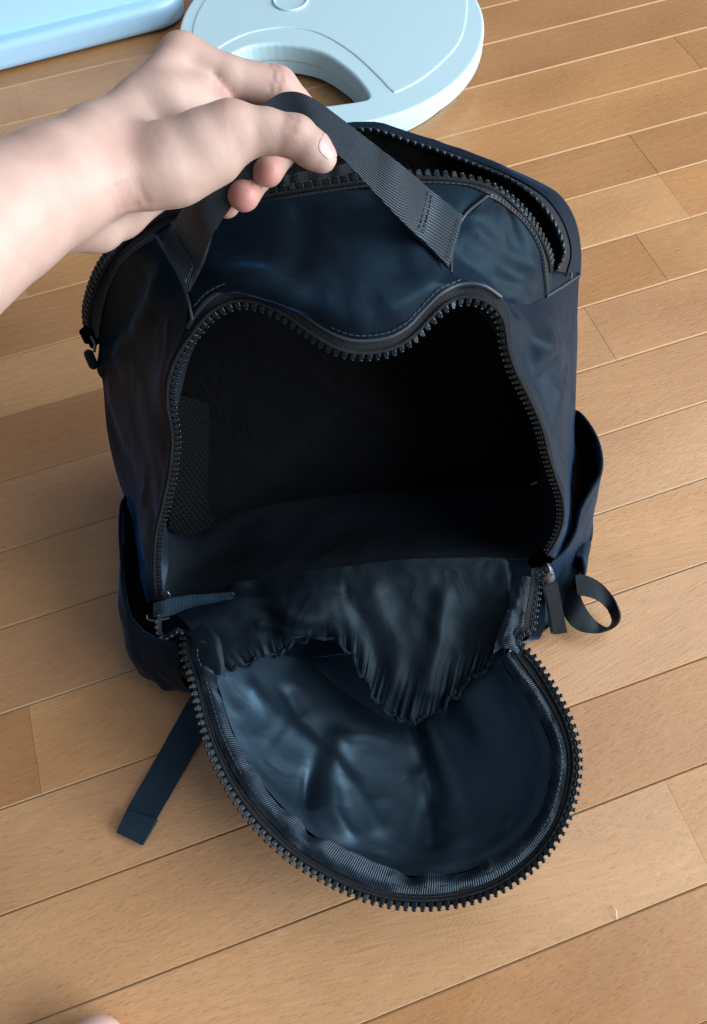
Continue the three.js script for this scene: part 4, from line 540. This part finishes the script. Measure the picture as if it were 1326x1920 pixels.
//==================================================================== the person: hand and forearm, and a toe
{
  const person = thing('person', 'bare forearm and hand reaching in from the left edge to grip the bag handle', 'person', V(-0.17, 0, -0.1));
  const skin = new THREE.MeshPhysicalMaterial({ color: lin(1, 1, 1), vertexColors: true, roughness: 0.48, sheen: 0.35, sheenColor: lin(0.5, 0.45, 0.45), sheenRoughness: 0.5, bumpMap: rep(crinkle, 60, 60), bumpScale: 0.00008, specularIntensity: 0.6 });
  const cap = (p, a, b, ra, rb) => { const x = b.x - a.x, y = b.y - a.y, z = b.z - a.z, px = p.x - a.x, py = p.y - a.y, pz = p.z - a.z; const t = clamp((px * x + py * y + pz * z) / (x * x + y * y + z * z)); const dx = px - x * t, dy = py - y * t, dz = pz - z * t; return Math.sqrt(dx * dx + dy * dy + dz * dz) - mix(ra, rb, t); };
  const smin = (a, b, k) => { const h = Math.max(k - Math.abs(a - b), 0) / k; return Math.min(a, b) - h * h * k * 0.25; };
  const chain = (pts, rad) => pts.slice(1).map((p, i) => [pts[i], p, rad[i], rad[i + 1]]);
  const arm = chain([V(-0.30, 0.60, 0.10), V(-0.285, 0.47, 0.03), ...[V(-0.1981,0.425,-0.1627), V(-0.1597,0.4268,-0.2155), V(-0.1351,0.4185,-0.2548), V(-0.1154,0.4138,-0.2767), V(-0.0996,0.4102,-0.2963)]], [0.046, 0.041, 0.036, 0.0300, 0.0256, 0.0230, 0.0203]);
  const palm = [
    ...chain([V(-0.1005,0.4107,-0.304), V(-0.0835,0.4111,-0.3316), V(-0.0661,0.4109,-0.3605)], [0.0145, 0.0098, 0.0108]),
    ...chain([V(-0.0998,0.4049,-0.3015), V(-0.0785,0.4014,-0.3391), V(-0.0626,0.3911,-0.3745)], [0.019, 0.015, 0.0115]),
    ...chain([V(-0.0993,0.3958,-0.3057), V(-0.0822,0.3876,-0.3407), V(-0.0669,0.3753,-0.3787)], [0.018, 0.015, 0.0115]),
    ...chain([V(-0.1003,0.3875,-0.3068), V(-0.0851,0.3762,-0.3401), V(-0.0746,0.3652,-0.3697)], [0.017, 0.014, 0.011]),
    ...chain([V(-0.1245,0.3906,-0.2796), V(-0.1108,0.3841,-0.2867), V(-0.1034,0.3761,-0.3019), V(-0.0855,0.3716,-0.3243)], [0.0130, 0.0126, 0.0118, 0.011]),
    ...chain([V(-0.0896,0.4102,-0.2897), V(-0.074,0.4096,-0.293), V(-0.0552,0.4106,-0.2994), V(-0.0427,0.4119,-0.3042)], [0.0172, 0.0162, 0.0142, 0.0122]),
    ...chain([V(-0.0802,0.4033,-0.2893), V(-0.0681,0.4048,-0.2922), V(-0.0514,0.4058,-0.2988)], [0.0130, 0.0140, 0.0130]),
    ...chain([V(-0.0728,0.4076,-0.3315), V(-0.0595,0.4017,-0.3443), V(-0.0537,0.3985,-0.3423)], [0.0145, 0.0100, 0.0090]),
  ];
  const thumb = chain([V(-0.0427,0.4119,-0.3042), V(-0.0266,0.4114,-0.3044), V(-0.0136,0.4089,-0.3026), V(-0.0064,0.4046,-0.2986), V(-0.0024,0.4022,-0.296)], [0.0122, 0.0091, 0.0089, 0.0080, 0.0062]);
  const fingers = [
    chain([V(-0.0661,0.4109,-0.3605), V(-0.0451,0.404,-0.3554), V(-0.0221,0.3973,-0.3555), V(-0.0063,0.3835,-0.3437), V(-0.005,0.3831,-0.3249)], [0.0110, 0.0094, 0.0092, 0.0082, 0.0072]),
    chain([V(-0.0626,0.3911,-0.3745), V(-0.0236,0.376,-0.3688), V(-0.0248,0.3783,-0.3331), V(-0.0299,0.3819,-0.3157)], [0.0115, 0.0092, 0.0083, 0.0077]),
    chain([V(-0.0669,0.3753,-0.3787), V(-0.0325,0.3612,-0.3706), V(-0.0382,0.3677,-0.3299), V(-0.043,0.3734,-0.3099)], [0.0115, 0.0090, 0.0083, 0.0079]),
    chain([V(-0.0746,0.3652,-0.3697), V(-0.0488,0.3539,-0.3604), V(-0.0507,0.3587,-0.3342), V(-0.0539,0.3619,-0.3182)], [0.011, 0.0086, 0.0078, 0.0072]),
  ];
  const creases = [[[V(-0.084,0.4083,-0.2814), V(-0.0829,0.4064,-0.2776), V(-0.08,0.4042,-0.2732)], 0.0022, 0.00045], [[V(-0.0882,0.4081,-0.281), V(-0.0872,0.406,-0.2768), V(-0.0852,0.4038,-0.2723)], 0.0022, 0.00045], [[V(-0.092,0.4075,-0.2798), V(-0.091,0.4054,-0.2756), V(-0.0894,0.4035,-0.2718)], 0.0022, 0.00045], [[V(-0.0962,0.4063,-0.2774), V(-0.0953,0.4047,-0.2742), V(-0.0937,0.4032,-0.2712)], 0.0022, 0.00045]];
  creases.push(...[[V(-0.019,0.4198,-0.3043), V(-0.0173,0.4183,-0.3013), V(-0.0167,0.4164,-0.2975)], [V(-0.0162,0.4195,-0.3037), V(-0.0144,0.4177,-0.3003), V(-0.014,0.4157,-0.2961)], [V(-0.0133,0.4189,-0.3025), V(-0.0117,0.417,-0.2989), V(-0.0116,0.4152,-0.2951)], [V(-0.0227,0.4296,-0.3241), V(-0.0215,0.4273,-0.3194), V(-0.0229,0.4245,-0.3137)], [V(-0.0198,0.4291,-0.3231), V(-0.0183,0.4269,-0.3186), V(-0.0197,0.4241,-0.3131)], [V(-0.0482,0.429,-0.3228), V(-0.0471,0.4269,-0.3186), V(-0.0479,0.4248,-0.3145)], [V(-0.0455,0.4281,-0.321), V(-0.0444,0.4262,-0.3172), V(-0.0452,0.4243,-0.3135)]].map((l) => [l, 0.0011, 0.00028]));
  const bumps = [[V(-0.0389,0.423,-0.304), 0.011, -0.0016], [V(-0.0644,0.4189,-0.363), 0.012, -0.0012], [V(-0.0848,0.4261,-0.2902), 0.013, 0.005], [V(-0.0726,0.4181,-0.3077), 0.018, 0.002]];
  const all = (list, p, k) => { let d = 1; for (const c of list) { const e = cap(p, ...c); d = d > 0.9 ? e : smin(d, e, k); } return d; };
  const sdf0 = (p) => {
    let d = smin(all(arm, p, 0.004), all(palm, p, 0.006), 0.010);
    d = smin(d, all(thumb, p, 0.003), 0.005);
    for (const f of fingers) d = smin(d, all(f, p, 0.0025), 0.003);
    return d;
  };
  // marks are set on the skin itself: a point is slid along the arm's surface normal until it lies on it
  const onSkin = (p) => { const dir = EYE.clone().sub(p).normalize(), q = p.clone().addScaledVector(dir, 0.08); for (let k = 0; k < 60; k++) { const d = smoothBody(q); if (d < 0.0002) break; q.addScaledVector(dir, -d); } return q; };
  const smoothBody = sdf0;
  for (const c of creases) c[0] = c[0].map(onSkin);
  for (const c of bumps) c[0] = onSkin(c[0]);
  const sdf = (p) => {
    let d = sdf0(p);
    if (d > 0.02) return d;
    for (const [c, w, h] of creases) { const q = distPath(p, c) / w; if (q < 3) d += h * Math.exp(-q * q); }
    for (const [c, w, h] of bumps) { const q = p.distanceTo(c) / w; if (q < 3) d += h * Math.exp(-q * q); }
    return d;
  };
  const polygon = (f, lo, hi, res) => {
    const mc = new MarchingCubes(res, skin, false, false, 400000), half = res / 2, c = lo.clone().add(hi).multiplyScalar(0.5), e = hi.clone().sub(lo).multiplyScalar(0.5), p = V(0, 0, 0);
    mc.isolation = 0;
    for (let z = 0; z < res; z++) for (let y = 0; y < res; y++) for (let x = 0; x < res; x++) { p.set(c.x + (x - half) / half * e.x, c.y + (y - half) / half * e.y, c.z + (z - half) / half * e.z); mc.field[z * res * res + y * res + x] = -f(p); }
    mc.update();
    let g = new THREE.BufferGeometry(); g.setAttribute('position', new THREE.Float32BufferAttribute(Array.from(mc.positionArray.subarray(0, mc.count * 3)), 3));
    const a = g.attributes.position; for (let i = 0; i < a.count; i++) a.setXYZ(i, c.x + a.getX(i) * e.x, c.y + a.getY(i) * e.y, c.z + a.getZ(i) * e.z);
    return mergeVertices(g, 1e-6);
  };
  const finish = (g, f, colour) => {
    const a = g.attributes.position, nn = [], cc = [], uv = [], h = 0.0006, p = V(0, 0, 0);
    for (let i = 0; i < a.count; i++) {
      p.fromBufferAttribute(a, i); const x = p.x, y = p.y, z = p.z;
      const q = V(f(p.set(x + h, y, z)) - f(p.set(x - h, y, z)), f(p.set(x, y + h, z)) - f(p.set(x, y - h, z)), f(p.set(x, y, z + h)) - f(p.set(x, y, z - h))).normalize();
      nn.push(q.x, q.y, q.z); p.set(x, y, z); cc.push(...colour(p)); uv.push(x + 0.4 * y, z + 0.7 * y);
    }
    g.setAttribute('normal', new THREE.Float32BufferAttribute(nn, 3)); g.setAttribute('color', new THREE.Float32BufferAttribute(cc, 3)); g.setAttribute('uv', new THREE.Float32BufferAttribute(uv, 2)); return g;
  };
  const red = [[V(-0.0204,0.4082,-0.3483), 0.010, 0.3], [V(-0.0137,0.4179,-0.3006), 0.010, 0.25], [V(-0.1069,0.4312,-0.26), 0.03, 0.12], [V(-0.0294,0.3865,-0.3093), 0.012, 0.9], [V(-0.0422,0.3781,-0.3037), 0.013, 1.0], [V(-0.0531,0.3659,-0.3128), 0.010, 0.8], [V(-0.0389,0.423,-0.304), 0.010, 0.25], [V(-0.0849,0.4259,-0.2898), 0.012, 0.3], [V(-0.0644,0.4187,-0.3626), 0.010, 0.25], [V(-0.0463,0.4047,-0.3413), 0.006, 0.5], [V(-0.0863,0.4087,-0.2688), 0.009, 0.25]];
  const redOn = red.map(([c, w, k]) => [onSkin(c), w, k]);
  const colour = (p) => {
    let r = 0; for (const [c, w, k] of redOn) { const q = p.distanceTo(c) / w; r = Math.max(r, k * Math.exp(-q * q)); }
    const b = 0.93 + 0.10 * fbm(p.x * 90, p.y * 90, p.z * 90, 3);
    return [mix(0.45, 0.45, r) * b, mix(0.305, 0.19, r) * b, mix(0.255, 0.16, r) * b];
  };
  const hand = finish(polygon(sdf, V(-0.352, 0.335, -0.395), V(0.018, 0.66, 0.16), 200), sdf, colour);
  const toes = [...chain([V(-0.228, 0.017, 0.099), V(-0.232, 0.022, 0.16)], [0.0115, 0.019]), ...chain([V(-0.247, 0.016, 0.107), V(-0.246, 0.022, 0.16)], [0.0108, 0.018]), ...chain([V(-0.264, 0.015, 0.117), V(-0.258, 0.021, 0.17)], [0.0102, 0.018]), ...chain([V(-0.279, 0.014, 0.130), V(-0.268, 0.020, 0.18)], [0.0098, 0.017]), ...chain([V(-0.24, 0.026, 0.18), V(-0.235, 0.035, 0.27)], [0.028, 0.036]), ...chain([V(-0.201, 0.022, 0.086), V(-0.208, 0.026, 0.15), V(-0.215, 0.035, 0.24)], [0.0225, 0.024, 0.034])];
  const tsdf = (p) => all(toes, p, 0.01);
  const foot = finish(polygon(tsdf, V(-0.30, -0.006, 0.055), V(-0.15, 0.085, 0.32), 80), tsdf, (p) => [0.6, 0.40, 0.35]);
  part('body', hand, skin, person); part('foot', foot, skin, person);
  // thumb nail: a thin curved plate set into the outer side of the tip
  const nail = new THREE.MeshPhysicalMaterial({ color: lin(0.40, 0.265, 0.24), roughness: 0.42, clearcoat: 0.05, clearcoatRoughness: 0.2 });
  const dip = thumb[3][0], tip = thumb[3][1], ax = tip.clone().sub(dip).normalize();
  const side = V(0.997, -0.032, 0.063).multiplyScalar(0.9).addScaledVector(V(0.071, 0.446, -0.892), 0.22).addScaledVector(V(0, 0.894, 0.447), 0.42);
  side.addScaledVector(ax, -side.dot(ax)).normalize(); const cross = ax.clone().cross(side), grid = { nu: 18, nv: 18, P: [] };
  const grad = (q, h = 0.0005) => V(sdf(V(q.x + h, q.y, q.z)) - sdf(V(q.x - h, q.y, q.z)), sdf(V(q.x, q.y + h, q.z)) - sdf(V(q.x, q.y - h, q.z)), sdf(V(q.x, q.y, q.z + h)) - sdf(V(q.x, q.y, q.z - h))).normalize();
  for (let b = 0; b <= 18; b++) { grid.P.push([]); for (let a = 0; a <= 18; a++) {
    const v = b / 9 - 1, w = Math.pow(Math.max(0.02, 1 - Math.pow(Math.abs(v), 3.2)), 0.45), u = (a / 9 - 1) * w * 1.1;
    const q = tip.clone().addScaledVector(ax, 0.0012 + v * 0.0064).addScaledVector(side, 0.009 * Math.cos(u)).addScaledVector(cross, 0.009 * Math.sin(u));
    for (let k = 0; k < 8; k++) q.addScaledVector(grad(q), -(sdf(q) - 0.0002));
    grid.P[b].push(q);
  } }
  part('thumb_nail', gridGeo(gridNormals(grid, tip.clone().addScaledVector(side, 0.2)), 0.0007), nail, person);
}
{
  // one pale fibre lies on the boards
  const hair = thing('loose_fibre', 'short pale curled fibre lying on a board right of the flap', 'fibre', V(0.1717,0,0.0251));
  part('fibre', tube([V(0.1702,0.001,0.0215), V(0.1713,0.0025,0.024), V(0.1711,0.002,0.0271), V(0.1712,0.0008,0.0299)], 0.00035), new THREE.MeshStandardMaterial({ color: lin(0.75, 0.7, 0.62), roughness: 0.8 }), hair);
}
scene.traverse((o) => { if (o.isMesh) { o.castShadow = true; o.receiveShadow = true; } });
renderer.render(scene, camera);
